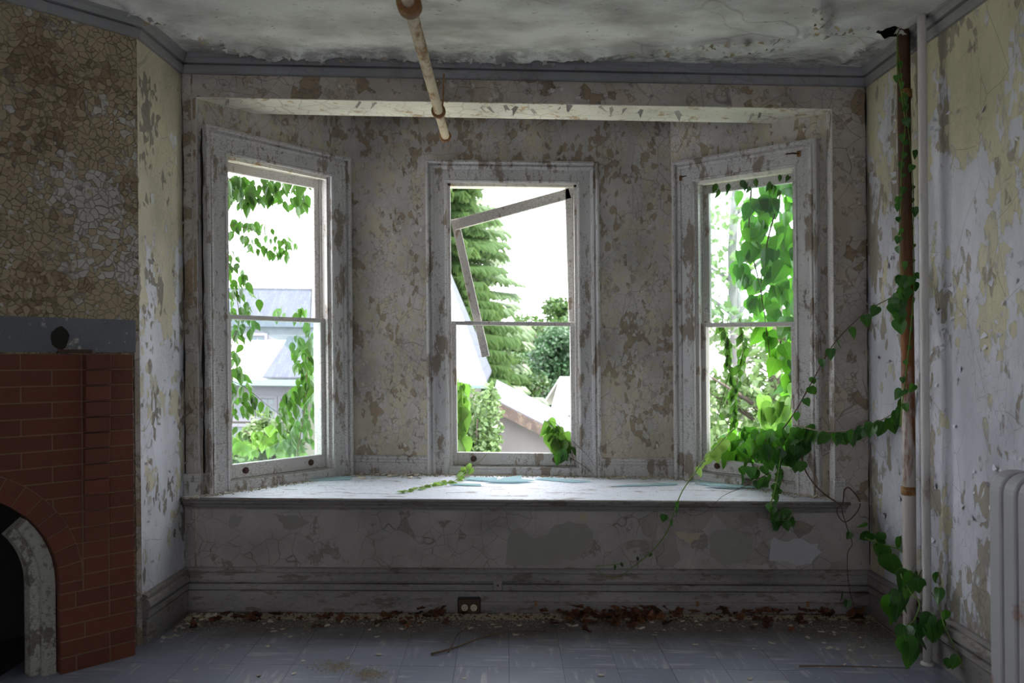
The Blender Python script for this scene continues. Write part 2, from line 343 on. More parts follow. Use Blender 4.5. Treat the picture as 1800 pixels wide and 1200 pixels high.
def wallmesh(fr, a0, a1, th, c0, c1, holes=(), side=-1):
    """boxes round rectangular holes: (ha0, ha1, hc0, hc1)"""
    mb = MB(); xs = a0
    for (h0, h1, k0, k1) in sorted(holes):
        mb.box(fr, xs, h0, side * th, 0, c0, c1)
        if k0 > c0: mb.box(fr, h0, h1, side * th, 0, c0, k0)
        if k1 < c1: mb.box(fr, h0, h1, side * th, 0, k1, c1)
        xs = h1
    mb.box(fr, xs, a1, side * th, 0, c0, c1); return mb
def struct(o): o['kind'] = 'structure'; return o
# opening wall: jamb strips and beam; the beam is thicker (it carries over the bay)
mb = MB(); mb.box(FL, aL, oL, -.05, 0, BEN - .02, CEIL).box(FL, oR, aR + .02, -.06, 0, BEN - .02, CEIL)
mb.box(FL, oL, oR, -.28, 0, HEAD, CEIL)
wall_back = struct(mb.build('wall_back', M['front']))
mb = MB(); mb.box(FL, aL, aR + .02, -.06, 0, -.05, BEN - .02)
wall_bench = mb.build('bench_panel', M['panel'], wall_back)
MB().box(FL, oL, oR, -.279, -.001, HEAD - .004, HEAD).build('lintel_underside', M['lintel'], wall_back)
MB().box(FL, oL - .0, oL + .004, -.03, -.0, BEN, HEAD).build('jamb_lining', M['trim'], wall_back)
MB().box(FL, oR - .004, oR, -.07, -.0, BEN, HEAD).build('jamb_lining', M['trim'], wall_back)
wall_right = struct(wallmesh(RT, -4.40, -YB, .15, -.05, CEIL).build('wall_right', M['right']))
wall_left = struct(MB().box(RET, 0, retlen + .1, -.12, 0, -.05, CEIL).build('wall_left', M['return']))
wall_breast = struct(wallmesh(BR, 0, BRLEN, .12, -.05, CEIL, [(.34, 1.26, -.05, .83)]).build('wall_chimney', M['breast']))
SL = Frame((BREND.x, BREND.y), (0, -1)); SL.n = Vector((1, 0, 0))
struct(wallmesh(SL, -.1, BREND.y - YB, .12, -.05, CEIL).build('wall_side', M['return']))
RW = Frame((0, YB), (1, 0)); RW.n = Vector((0, 1, 0))
RHOLES = [(-2.3, -1.6, 1.05, 2.20), (.4, 1.1, 1.05, 2.20)]  # unseen openings added behind the camera to let in fill light
struct(wallmesh(RW, BREND.x - .1, XR + .1, .15, -.05, CEIL, RHOLES).build('wall_rear', M['right']))

# ceiling with a buckled ridge and a ragged pipe hole
def seg_d(p, a, b):
    ab = b - a; t = max(0, min(1, (p - a).dot(ab) / ab.length_squared)); return (p - a - ab * t).length
def onceil(px, py):
    r = ray(px, py); Y = (CEIL - CAMZ) / r.z; return Vector((r.x * Y, Y))
RIDGE = [[onceil(*q) for q in L] for L in ([(235, 14), (330, 52), (420, 82), (470, 92), (640, 95), (760, 97), (900, 101), (1010, 96), (1120, 82), (1230, 72), (1330, 66), (1440, 50), (1540, 38), (1600, 34)],
         [(1250, 92), (1330, 78), (1380, 72)], [(1475, 105), (1510, 80), (1560, 55), (1640, 30)], [(1440, 0), (1452, 20), (1446, 55)])]
HOLE = (Vector((1.882, 3.725)), .098)
gx, gy = [], []
x = BREND.x - .1
while x < XR + .06: gx.append(x); x += .022 if x > -1.9 else .12
y = YB - .1
while y < 4.36: gy.append(y); y += .022 if y > 3.0 else .15
verts, faces = [], []
for yy in gy:
    for xx in gx:
        p = Vector((xx, yy)); z = CEIL
        if yy > 2.9 and xx > -2.0:
            d = min(min(seg_d(p, L[i], L[i+1]) for i in range(len(L) - 1)) for L in RIDGE)
            nz = mnoise.noise(Vector((xx * 5, yy * 5, 2))); n2 = mnoise.noise(Vector((xx * 19, yy * 19, 7)))
            z -= .042 * math.exp(-(d / (.028 + .014 * nz)) ** 2) * (.75 + .6 * n2)
            z -= .010 * max(0, mnoise.noise(Vector((xx * 1.3, yy * 1.7, 4)))) + .004 * n2
        verts.append(Vector((xx, yy, z)))
W_ = len(gx)
for j in range(len(gy) - 1):
    for i in range(W_ - 1):
        c = Vector(((gx[i] + gx[i+1]) / 2, (gy[j] + gy[j+1]) / 2))
        if (c - HOLE[0]).length < HOLE[1] * (1 + .25 * mnoise.noise(Vector((c.x * 20, c.y * 20, 0)))): continue
        faces.append([j * W_ + i, j * W_ + i + 1, (j + 1) * W_ + i + 1, (j + 1) * W_ + i])
mb = MB(); mb.v = verts; mb.f = faces
ceiling = struct(mb.build('ceiling', M['ceil'], smooth=True))
MB().wbox(1.6, 2.16, 3.4, 4.1, CEIL + .12, CEIL + .16).wbox(1.6, 1.64, 3.4, 4.1, CEIL + .002, CEIL + .16).wbox(2.12, 2.16, 3.4, 4.1, CEIL + .002, CEIL + .16).wbox(1.6, 2.16, 3.4, 3.44, CEIL + .002, CEIL + .16).wbox(1.6, 2.16, 4.06, 4.1, CEIL + .002, CEIL + .16).build('hole_void', M['dark'], ceiling)
MB().wbox(BREND.x - .3, XR + .3, YB - .3, 5.6, CEIL + .40, CEIL + .55).build('floor_above', M['dark'], ceiling)

# floor: base slab and nine-inch tiles
def tile_mat(sc_):
    t = NT('vinyl_floor_tile'); P = t.coord('Object', sc_); P1 = t.coord('Object'); r = t.node('ShaderNodeObjectInfo').outputs['Random']
    W2 = t.vadd(P, t.vscale(t.node('ShaderNodeCombineXYZ', {0: r, 1: r, 2: r}).outputs[0], 40.0))
    st = t.math('MULTIPLY', t.step(t.noise(W2, 1.0, 4, .6), .61, .05), .62)
    base = t.mix(r, (.20, .215, .285), (.245, .26, .325)); c = t.mix(st, base, (.50, .48, .49))
    g = t.node('ShaderNodeNewGeometry').outputs['Position']; xyz = t.node('ShaderNodeSeparateXYZ', {0: g}).outputs
    c = t.mix(t.math('MULTIPLY', t.noise(g, 5, 5), .45), c, (.10, .10, .125))
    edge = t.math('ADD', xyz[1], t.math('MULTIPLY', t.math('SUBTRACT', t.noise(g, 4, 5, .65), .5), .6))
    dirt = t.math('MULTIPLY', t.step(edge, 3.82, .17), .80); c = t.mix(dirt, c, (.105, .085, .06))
    sp = t.step(t.noise(g, 42, 2), .735, .015); c = t.mix(t.math('MULTIPLY', sp, .6), c, (.5, .47, .42))
    t.bump(t.noise(g, 60, 4), .12, .004); t.set(t.b.inputs['Base Color'], c)
    t.set(t.b.inputs['Roughness'], t.math('ADD', .38, t.math('MULTIPLY', dirt, .5))); t.b.inputs['Specular IOR Level'].default_value = .4; return t.m
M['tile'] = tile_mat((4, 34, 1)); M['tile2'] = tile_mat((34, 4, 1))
M['subfloor'] = plain('dark_subfloor', (.06, .06, .07), .8)
floor = struct(MB().wbox(BREND.x - .1, XR + .1, YB - .1, 4.32, -.06, -.0035).build('floor', M['subfloor']))
TP = .2375; tms = [None, None]
for j in range(-4, 4):
    for i in range(-9, 9):
        cx, cy = .012 + (i + .5) * TP, 3.5 + (j + .5) * TP
        if cx < -2.1 or cx > 2.1: continue
        q = (i + j) % 2
        if tms[q] is None:
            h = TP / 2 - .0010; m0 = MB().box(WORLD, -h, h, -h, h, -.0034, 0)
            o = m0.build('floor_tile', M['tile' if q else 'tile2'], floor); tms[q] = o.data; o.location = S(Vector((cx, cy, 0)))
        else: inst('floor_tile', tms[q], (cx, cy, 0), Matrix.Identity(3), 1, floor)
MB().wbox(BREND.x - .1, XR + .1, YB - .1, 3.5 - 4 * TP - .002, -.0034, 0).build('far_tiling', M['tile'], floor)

# ------------------------------------------------------------------ trims
def extrude_profile(mb, fr, a0, a1, prof, m0=0.0, m1=0.0):
    """profile of (b, c); m0, m1: mitre offset per unit b at each end"""
    mb.sweep([[fr.p(a0 + m0 * b, b, c) for b, c in prof], [fr.p(a1 + m1 * b, b, c) for b, c in prof]]); return mb
CPROF = [(0, 2.826), (.016, 2.826), (.022, 2.832), (.026, 2.864), (.008, 2.868), (.008, 2.875), (.030, 2.878), (.034, 2.886), (.040, 2.900), (.050, 2.905), (.056, 2.922), (.0, 2.922)]
BPROF = [(0, 0), (.022, 0), (.022, .112), (.010, .114), (.010, .120), (.030, .122), (.030, .150), (.014, .153), (.014, .160), (.036, .163), (.040, .172), (.038, .196), (.028, .206), (.020, .209), (.020, .215), (.028, .217), (.026, .226), (.016, .231), (0, .231)]
for nm, fr, a0, a1, m0, m1 in (('back', FL, aL, aR, 1, -1), ('left', RET, 0, retlen, -.38, -1), ('right', RT, -4.287, -YB, 1, -1), ('chimney', BR, 0, BRLEN, -.38, 0)):
    struct(extrude_profile(MB(), fr, a0, a1, CPROF, m0, m1).build('trim_cornice_' + nm, M['cornice']))
for nm, fr, a0, a1, m0, m1 in (('back', FL, aL, aR, 1, -1), ('left', RET, -.0, retlen, 0, -1), ('right', RT, -4.287, -YB, 1, -1)):
    struct(extrude_profile(MB(), fr, a0, a1, BPROF, m0, m1).build('baseboard_' + nm, M['baseb']))

# ------------------------------------------------------------------ bay walls and windows
CLx, CRx, YR = -.945, 1.060, 5.0
nl = Vector((-1.595, 4.24, 0)); nr = Vector((1.754, 4.38, 0))
BC = Frame((CLx, YR), (1, 0))
dl = (Vector((CLx, YR, 0)) - nl); BLf = Frame((CLx, YR), (dl.x, dl.y))      # a runs from near (negative) to the corner (0)
drr = (nr - Vector((CRx, YR, 0))); BRf = Frame((CRx, YR), (drr.x, drr.y))   # a runs from the corner (0) to near (positive)
lenL = (Vector((-1.613, 4.219, 0)) - Vector((CLx, YR, 0))).length + .03; lenR = drr.length + .06
BTOP = 2.96; TH = .17
def win_uv(fr, pl, pr, pt, pb):
    """opening from pixels: left edge, right edge, top, bottom"""
    a0 = fr.ac(*pl)[0]; a1 = fr.ac(*pr)[0]; return a0, a1, fr.ac(*pb)[1], fr.ac(*pt)[1]
WINS = []
for fr, pl, pr in ((BLf, (398, 500), (581, 500)), (BC, (787, 500), (1016, 500)), (BRf, (1222, 500), (1400, 500))):
    WINS.append((fr, fr.ac(*pl)[0], fr.ac(*pr)[0], .655, 2.437))
walls = []
for (fr, a0, a1, c0, c1), (s0, s1), nm in zip(WINS, ((-lenL, .0), (0, CRx - CLx), (0, lenR)), ('bay_left', 'bay_center', 'bay_right')):
    walls.append(struct(wallmesh(fr, s0, s1, TH, 0, BTOP, [(a0, a1, c0, c1)]).build('wall_' + nm, M['bay'])))
# outer corner posts so that no daylight slips past the bay corners
mb = MB()
for c, f1_, f2_ in ((Vector((CLx, YR, 0)), BLf, BC), (Vector((CRx, YR, 0)), BC, BRf)):
    mb.prism([c - f1_.n * .0, c - f1_.n * TH, c - (f1_.n + f2_.n) * TH * .62, c - f2_.n * TH], Vector((0, 0, BTOP)))
struct(mb.build('trim_corner_posts', M['bay']))
ip = [FL.p(oL - .02, -.06, 0), Vector((CLx - .3, YR + .3, 0)), Vector((CRx + .3, YR + .3, 0)), FL.p(oR + .1, -.06, 0)]
struct(MB().prism([p + Vector((0, 0, BTOP - .02)) for p in ip], Vector((0, 0, .04))).build('ceiling_bay', M['ceil']))

# casing profile: (w outward from the opening, b)
KPROF = [(0, 0), (0, .018), (.010, .023), (.016, .018), (.080, .018), (.084, .025), (.098, .031), (.106, .024), (.110, .024), (.112, .040), (.120, .046), (.132, .042), (.135, 0)]
WLAB = ['window_1', 'window_2', 'window_3']
WROOT = []
for k, (fr, a0, a1, c0, c1) in enumerate(WINS):
    am = (a0 + a1) / 2; root = empty(WLAB[k], fr.p(am, 0, c0), kind='structure'); WROOT.append(root)
    b0 = BEN
    secs = [[fr.p(a0 - wd, b, b0) for wd, b in KPROF], [fr.p(a0 - wd, b, c1 + wd) for wd, b in KPROF], [fr.p(a1 + wd, b, c1 + wd) for wd, b in KPROF], [fr.p(a1 + wd, b, b0) for wd, b in KPROF]]
    MB().sweep(secs[:2]).build('side_casing', M['trim'], root); MB().sweep(secs[1:3]).build('head_casing', M['trim'], root); MB().sweep(secs[2:]).build('side_casing', M['trim'], root)
    # jambs with parting beads
    for a, s in ((a0, 1), (a1, -1)):
        mb = MB().box(fr, a, a + s * .004, -TH, .002, c0, c1); mb.box(fr, a, a + s * .020, -.030, -.006, c0, c1); mb.box(fr, a, a + s * .014, -.088, -.078, c0, c1)
        mb.build('jamb', M['sash'], root)
    MB().box(fr, a0, a1, -TH, .002, c1 - .004, c1).box(fr, a0, a1, -.030, -.006, c1 - .02, c1).build('head_jamb', M['lintel'], root)
    MB().box(fr, a0, a1, -.05, .020, BEN, BEN + .035).box(fr, a0, a1, -.045, .012, BEN + .035, BEN + .05).build('stool', M['trim'], root)
    MB().box(fr, a0 - .02, a1 + .02, -TH - .05, -.02, c0 - .06, c0 + .004).build('outer_sill', M['trim'], root)
    sw = .043; zm = 1.556
    # lower sash, a little proud of the upper one
    def sash(nm, b0_, b1_, z0, z1, top, bot, parent):
        e = empty(nm, fr.p(am, b0_, z0), parent=parent); A0, A1 = a0 + .006, a1 - .006
        MB().box(fr, A0, A0 + sw, b0_, b1_, z0, z1).build('stile', M['sash'], e, bevel=.003)
        MB().box(fr, A1 - sw, A1, b0_, b1_, z0, z1).build('stile', M['sash'], e, bevel=.003)
        MB().box(fr, A0 + sw, A1 - sw, b0_ + .002, b1_ - .002, z1 - top, z1).build('top_rail', M['sash'], e, bevel=.003)
        MB().box(fr, A0 + sw, A1 - sw, b0_ + .002, b1_ - .002, z0, z0 + bot).build('bottom_rail', M['sash'], e, bevel=.003)
        return e, A0, A1
    e, A0, A1 = sash('lower_sash', -.076, -.036, c0 + .006, zm + .014, .026, .078, root)
    for s in (.18, .82):
        aa = A0 + (A1 - A0) * s
        MB().lathe(fr.p(aa, -.037, c0 + .045), fr.n, [(0, .019), (.004, .019), (.006, .012), (.012, .010), (.012, .0)], 12).build('finger_lift', M['iron'], e)
    if k != 1:
        u, A0, A1 = sash('upper_sash', -.122, -.090, zm - .012, c1 - .010, .055, .028, root)
        if k == 2: MB().box(fr, A0 + sw, A1 - sw, -.107, -.104, zm + .014, c1 - .06).build('glass_pane', M['glass'], u)
    else:
        # the broken upper sash: right stile still up, top rail dropped at its left end, left stile dangling
        u = empty('upper_sash', fr.p(am, -.106, zm), parent=root); b = -.105
        q = lambda px, py, bb=b: fr.hit(px, py, bb)
        def bar(nm, p0, p1, w): 
            d_ = (p1 - p0).normalized(); wd = fr.n.cross(d_); MB().quadbar(p0, p1, wd, w, fr.n, .015).build(nm, M['sash'], u, bevel=.003)
        bar('stile', q(1001, 331), q(1008, 566), .030); bar('top_rail', q(1002, 340), q(797, 396), .033); bar('hanging_stile', q(799, 385, -.132), q(854, 627, -.132), .026)
        MB().box(fr, a0, a1, -.122, -.092, zm - .010, zm + .008).build('meeting_rail', M['sash'], u)
# cracked pane left in the lower left sash (jagged remnant along the top and right)
fr, a0, a1, c0, c1 = WINS[0]; ls = [c for c in WROOT[0].children if c.name.startswith('lower_sash')][0]
def pane(pts, parent, b=-.056):
    MB().prism([fr.p(a, b, c) for a, c in pts], fr.n * .003).build('glass_remnant', M['glass'], parent)
A0, A1, Z0, Z1 = a0 + .049, a1 - .049, c0 + .084, 1.543; wd = A1 - A0
pane([(A0, Z1), (A0, Z1 - .10), (A0 + wd * .3, Z1 - .05), (A0 + wd * .55, Z1 - .12), (A0 + wd * .72, Z1 - .20), (A0 + wd * .86, Z1 - .15), (A1, Z1 - .30), (A1, Z1)], ls)
pane([(A0, Z0), (A1, Z0), (A1, Z0 + .42), (A0 + wd * .8, Z0 + .30), (A0 + wd * .62, Z0 + .12), (A0 + wd * .3, Z0 + .05), (A0, Z0 + .16)], ls)

# bay skirting on top of the bench (between the casings) and pilaster plinths
SPROF = [(0, 0), (.014, 0), (.014, .072), (.020, .078), (.018, .092), (.024, .098), (.020, .108), (.008, .116), (0, .116)]
SP = [(b, BEN + c) for b, c in SPROF]
i_ = 0
for fr, x0, x1 in ((BC, 0, WINS[1][1] - .135), (BC, WINS[1][2] + .135, CRx - CLx)):
    struct(extrude_profile(MB(), fr, x0, x1, SP).build('baseboard_bay_%d' % (i_ + 1), M['trim'])); i_ += 1
for nm, x0, x1 in (('trim_plinth_1', aL, oL + .012), ('trim_plinth_2', oR - .012, oR + .045)):
    mb = extrude_profile(MB(), FL, x0, x1, [(b * .8, c) for b, c in SP]); mb.box(FL, x0, x1, -.03, .0, BEN, BEN + .112); struct(mb.build(nm, M['trim']))
# ------------------------------------------------------------------ window bench
bench = empty('window_bench', FL.p(0, 0, BEN - .03), 'deep white painted window seat board spanning the bay under three windows', 'window seat')
nb = .048
poly = [FL.p(aL + .004, nb, 0), FL.p(1.835, nb, 0), FL.p(1.835, 0.0, 0), FL.p(oR - .002, 0, 0), FL.p(oR - .004, -.06, 0), Vector((CRx, YR, 0)), Vector((CLx, YR, 0)), FL.p(oL + .002, -.03, 0), FL.p(oL + .002, 0, 0), FL.p(aL + .004, .0, 0)]
MB().prism([p + Vector((0, 0, BEN - .020)) for p in poly], Vector((0, 0, .020))).build('seat_board', M['bench'], bench)
NP = [(0, BEN - .020), (nb - .004, BEN - .020), (nb - .006, BEN - .030), (nb - .016, BEN - .040), (nb - .024, BEN - .044), (nb - .026, BEN - .052), (nb - .034, BEN - .060), (nb - .036, BEN - .068), (0, BEN - .068)]
extrude_profile(MB(), FL, aL + .004, 1.828, NP).build('nosing_moulding', M['baseb'], bench)
MB().tube([FL.p(aL + .004, nb, BEN - .010), FL.p(1.835, nb, BEN - .010)], .010, 10).build('rounded_edge', M['baseb'], bench, smooth=True)
# ------------------------------------------------------------------ fireplace
D0 = .12; ZT = 1.356; NC = 20; PZ = ZT / NC; UC, ZC, RI, RO = .815, .385, .428, .520
fire = empty('fireplace', BR.p(UC, D0 / 2, 0), 'red brick corner fireplace with arched opening and corbelled side pilaster', 'fireplace')
uR = BR.ac(236, 900, D0)[0]; u1 = BR.ac(193, 1050, D0)[0]; u2 = BR.ac(145, 800, D0)[0]; Lb = .232; GAP = .006
arc = lambda r, t: (UC - r * math.cos(t), ZC + r * math.sin(t))
MIR = lambda u: 2 * UC - u
def brick_poly(poly, out=0.0, parent=fire):
    for mir in (0, 1):
        pts = [BR.p(MIR(u) if mir else u, .03, z) for u, z in poly]
        MB().prism(pts, BR.n * (D0 - .03 + out)).build('brick', M['brick'], parent, bevel=.002)
def uarc(z, r): return UC - math.sqrt(r * r - (z - ZC) ** 2) if abs(z - ZC) < r else 9
def course_brick(ua, ub, z0, z1, out=0.0, jamb=False):
    """brick between ua and ub, cut by the arch ring; u grows towards the arch centre line"""
    zs = [z0 + (z1 - z0) * k / 4 for k in range(5)]; left = []
    for z in zs:
        lim = uarc(z, RO + .004) if z > ZC else UC - RO - .004
        left.append(min(ub, UC - .001, 9 if jamb else lim))
    if max(left) - ua < .012: return
    left = [max(q, ua + .002) for q in left]
    if all(abs(q - left[0]) < 1e-6 for q in left): poly = [(ua, z0), (left[0], z0), (left[0], z1), (ua, z1)]
    else: poly = [(ua, z0)] + list(zip(left, zs)) + [(ua, z1)]
    brick_poly(poly, out)
for i in range(NC):
    z0, z1 = i * PZ + GAP / 2, (i + 1) * PZ - GAP / 2
    if z1 < ZC - .02:                                  # jamb courses
        js = [uR, u1, UC - RI] if i % 2 else [uR, u2 - .005, UC - RI]
        if i % 4 == 0: js = [uR, u1, u2 + .03, UC - RI]
        for a, b in zip(js, js[1:]): course_brick(a + (GAP / 2 if a != uR else 0), b - GAP / 2, z0, z1, 0.0, True)
    else:
        if z0 < ZC - .01: brick_poly([(UC - RO, z0), (UC - RI, z0), (UC - RI, min(z1, ZC) - .003), (UC - RO, min(z1, ZC) - .003)], .0)
        course_brick(uR, u1 - GAP / 2, z0, z1)
        out = max(0.0, (i - 7) / 12) * .05
        course_brick(u1 + GAP / 2, u2 - GAP / 2, z0, z1, out)
        a = u2 + GAP / 2; b = u2 + (Lb if i % 2 else Lb / 2) - GAP / 2
        while a < UC:
            course_brick(a, b, z0, z1, -.001); a = b + GAP; b = a + Lb - GAP
NV = 10
for k in range(NV):                                    # arch ring
    t0, t1 = PI / 2 * k / NV + .006, PI / 2 * (k + 1) / NV - .006
    brick_poly([arc(RI, t0), arc(RO, t0), arc(RO, (t0 + t1) / 2), arc(RO, t1), arc(RI, t1), arc(RI, (t0 + t1) / 2)], .001)
for mir in (0, 1):
    f_ = (lambda u: MIR(u)) if mir else (lambda u: u)
    po = [(uR + .003, 0), (uR + .003, ZT - .003), (UC, ZT - .003), (UC, ZC + RI + .004)] + [arc(RI + .004, PI / 2 - PI / 2 * k / 12) for k in range(1, 13)] + [(UC - RI - .004, 0)]
    MB().prism([BR.p(f_(u), .0, z) for u, z in po], BR.n * (D0 - .0035)).build('mortar', M['mortar'], fire)
mb = MB().box(BR, .34, .36, -.50, -.0, 0, .83).box(BR, 1.24, 1.26, -.50, -.0, 0, .83).box(BR, .34, 1.26, -.52, -.50, 0, .83).box(BR, .34, 1.26, -.52, 0, .82, .84).box(BR, .34, 1.26, -.52, 0.0, -.02, .0)
mb.build('firebox', M['dark'], fire)
# arched liner of the opening, its upper end broken off
for mir in (0, 1):
    f_ = (lambda u: MIR(u)) if mir else (lambda u: u); secs = []
    path = [(0, .0), (0, .12), (0, .26)] + [(t, None) for t in (0.0, .12, .25, .38, .5, .62, .72)]
    for t, z in path:
        row = []
        for r, b in ((RI - .004, .085), (RI - .050, .085), (RI - .056, .078), (RI - .056, .05), (RI - .090, .045), (RI - .096, -.01), (RI - .004, -.01)):
            if z is None: u, zz = arc(r, t)
            else: u, zz = UC - r, z
            row.append(BR.p(f_(u), b, zz))
        secs.append(row)
    MB().sweep(secs).build('arch_liner', M['archwood'], fire)
# grey band where the mantel shelf used to be
MB().box(BR, .022, 1.60, 0, .012, ZT + .006, 1.512).build('mantel_band', M['greyboard'], wall_breast)
MB().box(BR, .0, .024, 0, .003, .0, 1.46).build('corner_strip', M['front'], wall_breast)
hu, hz = BR.ac(105, 594, .012); rnd = random.Random(4)
hp = [(hu + .045 * math.cos(t) * rnd.uniform(.7, 1.1), hz + .055 * math.sin(t) * rnd.uniform(.75, 1.05)) for t in [2 * PI * k / 11 for k in range(11)]] 
MB().prism([BR.p(u, .011, z) for u, z in hp], BR.n * .0025).build('broken_hole', M['dark'], wall_breast)
MB().box(BR, hu - .13, hu + .01, 0, .02, ZT + .002, ZT + .018).build('nailing_strip', M['iron'], wall_breast)

# ------------------------------------------------------------------ pipes
def vpipe(name, mat, X, Y, r, z0, z1, label, wob=0.0):
    e = empty(name, (X, Y, z0), label, 'pipe')
    pts = [Vector((X + wob * math.sin(z * 1.7), Y, z)) for z in [z0 + (z1 - z0) * k / 24 for k in range(25)]]
    MB().tube(pts, r, 18).build('pipe_shaft', mat, e, smooth=True); return e
ep = vpipe('heating_pipe', M['rustpipe'], 1.905, 3.76, .029, 0.0, CEIL + .10, 'rusty brown vertical pipe with flaking paint rising through ceiling hole', .004)
for z in (.75, 2.62): MB().lathe(Vector((1.905, 3.76, z)), Vector((0, 0, 1)), [(-.02, .0305), (-.018, .032), (.018, .032), (.02, .0305)], 18).build('coupling', M['ring'], ep, smooth=True)
ep = vpipe('riser_pipe', M['whitepipe'], 1.893, 3.58, .0185, 0.0, CEIL + .02, 'slim white painted vertical pipe standing before the rusty pipe')
MB().lathe(Vector((1.893, 3.58, 0)), Vector((0, 0, 1)), [(0, .030), (.006, .030), (.014, .022), (.014, .0186)], 18).build('floor_collar', M['whitepipe'], ep, smooth=True)
sp_ = empty('sprinkler_pipe', (-.319, 4.5, 2.592), 'cream rust-speckled pipe hung below the ceiling towards centre window', 'pipe')
MB().tube([(-.317, 4.50 - .09 * k, 2.592) for k in range(62)], .0235, 16).build('pipe_shaft', M['sprink'], sp_, smooth=True)
for Y, r, L in ((4.50, .031, .022), (4.03, .033, .028), (2.80, .040, .06)):
    MB().lathe(Vector((-.317, Y, 2.592)), Vector((0, -1, 0)), [(-.004, .024), (-.004, r), (.004, r + .003), (L - .004, r + .003), (L, r), (L, .024)], 18).build('coupling_ring', M['ring'], sp_, smooth=True)
MB().lathe(Vector((-.317, 4.505, 2.592)), Vector((0, -1, 0)), [(-.004, .0), (-.004, .022), (.002, .022)], 14).build('end_cap', M['sprink'], sp_, smooth=True)
MB().tube([(-.300, 4.03, 2.60), (-.296, 4.05, 2.66), (-.298, 4.12, 2.76), (-.300, 4.20, 2.84)], .0045, 6).build('hanger_rod', M['ring'], sp_)
MB().tube([(-.317, 2.4, 2.61), (-.317, 2.4, CEIL + .005)], .006, 6).build('hanger_rod', M['ring'], sp_)
MB().tube([(-.317, -.6, 2.61), (-.317, -.6, CEIL + .005)], .006, 6).build('hanger_rod', M['ring'], sp_)

# ------------------------------------------------------------------ radiator
RY = 2.875; rad = empty('radiator', (1.82, RY - .3, 0), 'grey painted cast iron column radiator with rust blooms against the peeling wall', 'radiator')
def rrect(x0, x1, z0, z1, r, n=6):
    out = []
    for cx, cz, t0 in ((x1 - r, z1 - r, 0), (x0 + r, z1 - r, PI / 2), (x0 + r, z0 + r, PI), (x1 - r, z0 + r, 1.5 * PI)):
        for k in range(n + 1): t = t0 + PI / 2 * k / n; out.append((cx + r * math.cos(t), cz + r * math.sin(t)))
    return out
for k in range(9):
    y = RY - k * .0795; secs = []
    for dy, ins in ((0, .020), (-.003, .007), (-.007, .001), (-.012, 0), (-.060, .001), (-.067, .004), (-.072, .009), (-.0765, .022)):
        secs.append([Vector((x, y + dy, z)) for x, z in rrect(1.745 + ins, 1.915 - ins, .075 + ins, .985 - ins, .075 - ins)])
    o = MB().sweep(secs).build('section', M['radiator'], rad)
    if k in (0, 8):
        for x in (1.775, 1.885): MB().lathe(Vector((x, y - .03, 0)), Vector((0, 0, 1)), [(0, .02), (.012, .02), (.05, .012), (.09, .02)], 10).build('foot', M['radiator'], rad, smooth=True)
for z in (.15, .93): MB().tube([(1.83, RY + .012, z), (1.83, RY - 9 * .0795, z)], .026, 12).build('connecting_nipple', M['radiator'], rad, smooth=True)
MB().lathe(Vector((1.83, RY + .016, .93)), Vector((0, -1, 0)), [(-.012, .0), (-.012, .016), (-.004, .016), (-.004, .026), (.012, .026)], 10).build('end_plug', M['ring'], rad, smooth=True)
M['board'] = plain('raw_wood_board', (.30, .17, .09), .7)
bo = empty('floor_grille_box', (1.86, 2.98, 0), 'small raw wood box frame on the floor beside radiator foot', 'box')
MB().wbox(1.80, 1.94, 2.955, 2.97, .0, .05).build('side_board', M['board'], bo, bevel=.002); MB().wbox(1.80, 1.94, 3.055, 3.07, .0, .05).build('side_board', M['board'], bo, bevel=.002)
MB().wbox(1.80, 1.815, 2.971, 3.054, .0, .05).build('end_board', M['board'], bo, bevel=.002)

# ------------------------------------------------------------------ socket, junction box, raceway
M['bakelite'] = plain('black_bakelite', (.025, .022, .022), .45); M['ivory'] = plain('ivory_socket', (.50, .45, .33), .5, .1)
a, c = FL.ac(825, 1061, .02)
ob = empty('outlet_box', FL.p(a, .02, c - .04), 'black surface-mounted socket box with two ivory outlets on the baseboard', 'power outlet')
MB().box(FL, a - .060, a + .060, .0205, .062, c - .042, c + .040).build('housing', M['bakelite'], ob, bevel=.006)
MB().box(FL, a - .054, a + .054, .062, .064, c - .036, c + .034).build('face_plate', M['iron'], ob)
for s in (-.024, .024):
    rc = MB().lathe(FL.p(a + s, .0635, c - .006), FL.n, [(0, .0175), (.004, .0175), (.005, .015), (.005, 0)], 14).build('receptacle', M['ivory'], ob)
    for dx, dz, w_, h_ in ((-.006, .004, .0012, .005), (.006, .004, .0012, .005), (0, -.008, .002, .002)):
        MB().box(FL, a + s + dx - w_, a + s + dx + w_, .068, .0692, c - .006 + dz - h_, c - .006 + dz + h_).build('slot', M['bakelite'], rc)
a2, c2 = FL.ac(875, 1028, .03)
jb = empty('junction_plate', FL.p(a2, .024, c2 - .03), 'small square grey junction cover with centre screw on the baseboard', 'junction box')
MB().box(FL, a2 - .026, a2 + .026, .0235, .040, c2 - .029, c2 + .029).build('cover', M['baseb'], jb, bevel=.006)
MB().lathe(FL.p(a2, .040, c2), FL.n, [(0, .006), (.002, .005), (.002, 0)], 10).build('screw', M['iron'], jb)
MB().tube(smoothline([FL.p(a2 - .0, .036, c2 + .026), FL.p(a2 - .002, .040, c2 + .05), FL.p(a2 + .010, .030, c2 + .075)], 5), .0025, 6).build('wire', M['baseb'], jb)
rz_ = FL.ac(1100, 1060, .02)[1]
rw = tag(extrude_profile(MB(), FL, a + .061, aR - .03, [(.0205, rz_ - .008), (.031, rz_ - .008), (.033, rz_ - .005), (.033, rz_ + .005), (.031, rz_ + .008), (.0205, rz_ + .008)]).build('cable_raceway', M['baseb'], loc=FL.p(.8, .02, rz_)), 'thin grey cable raceway running along the foot of the baseboard', 'conduit')
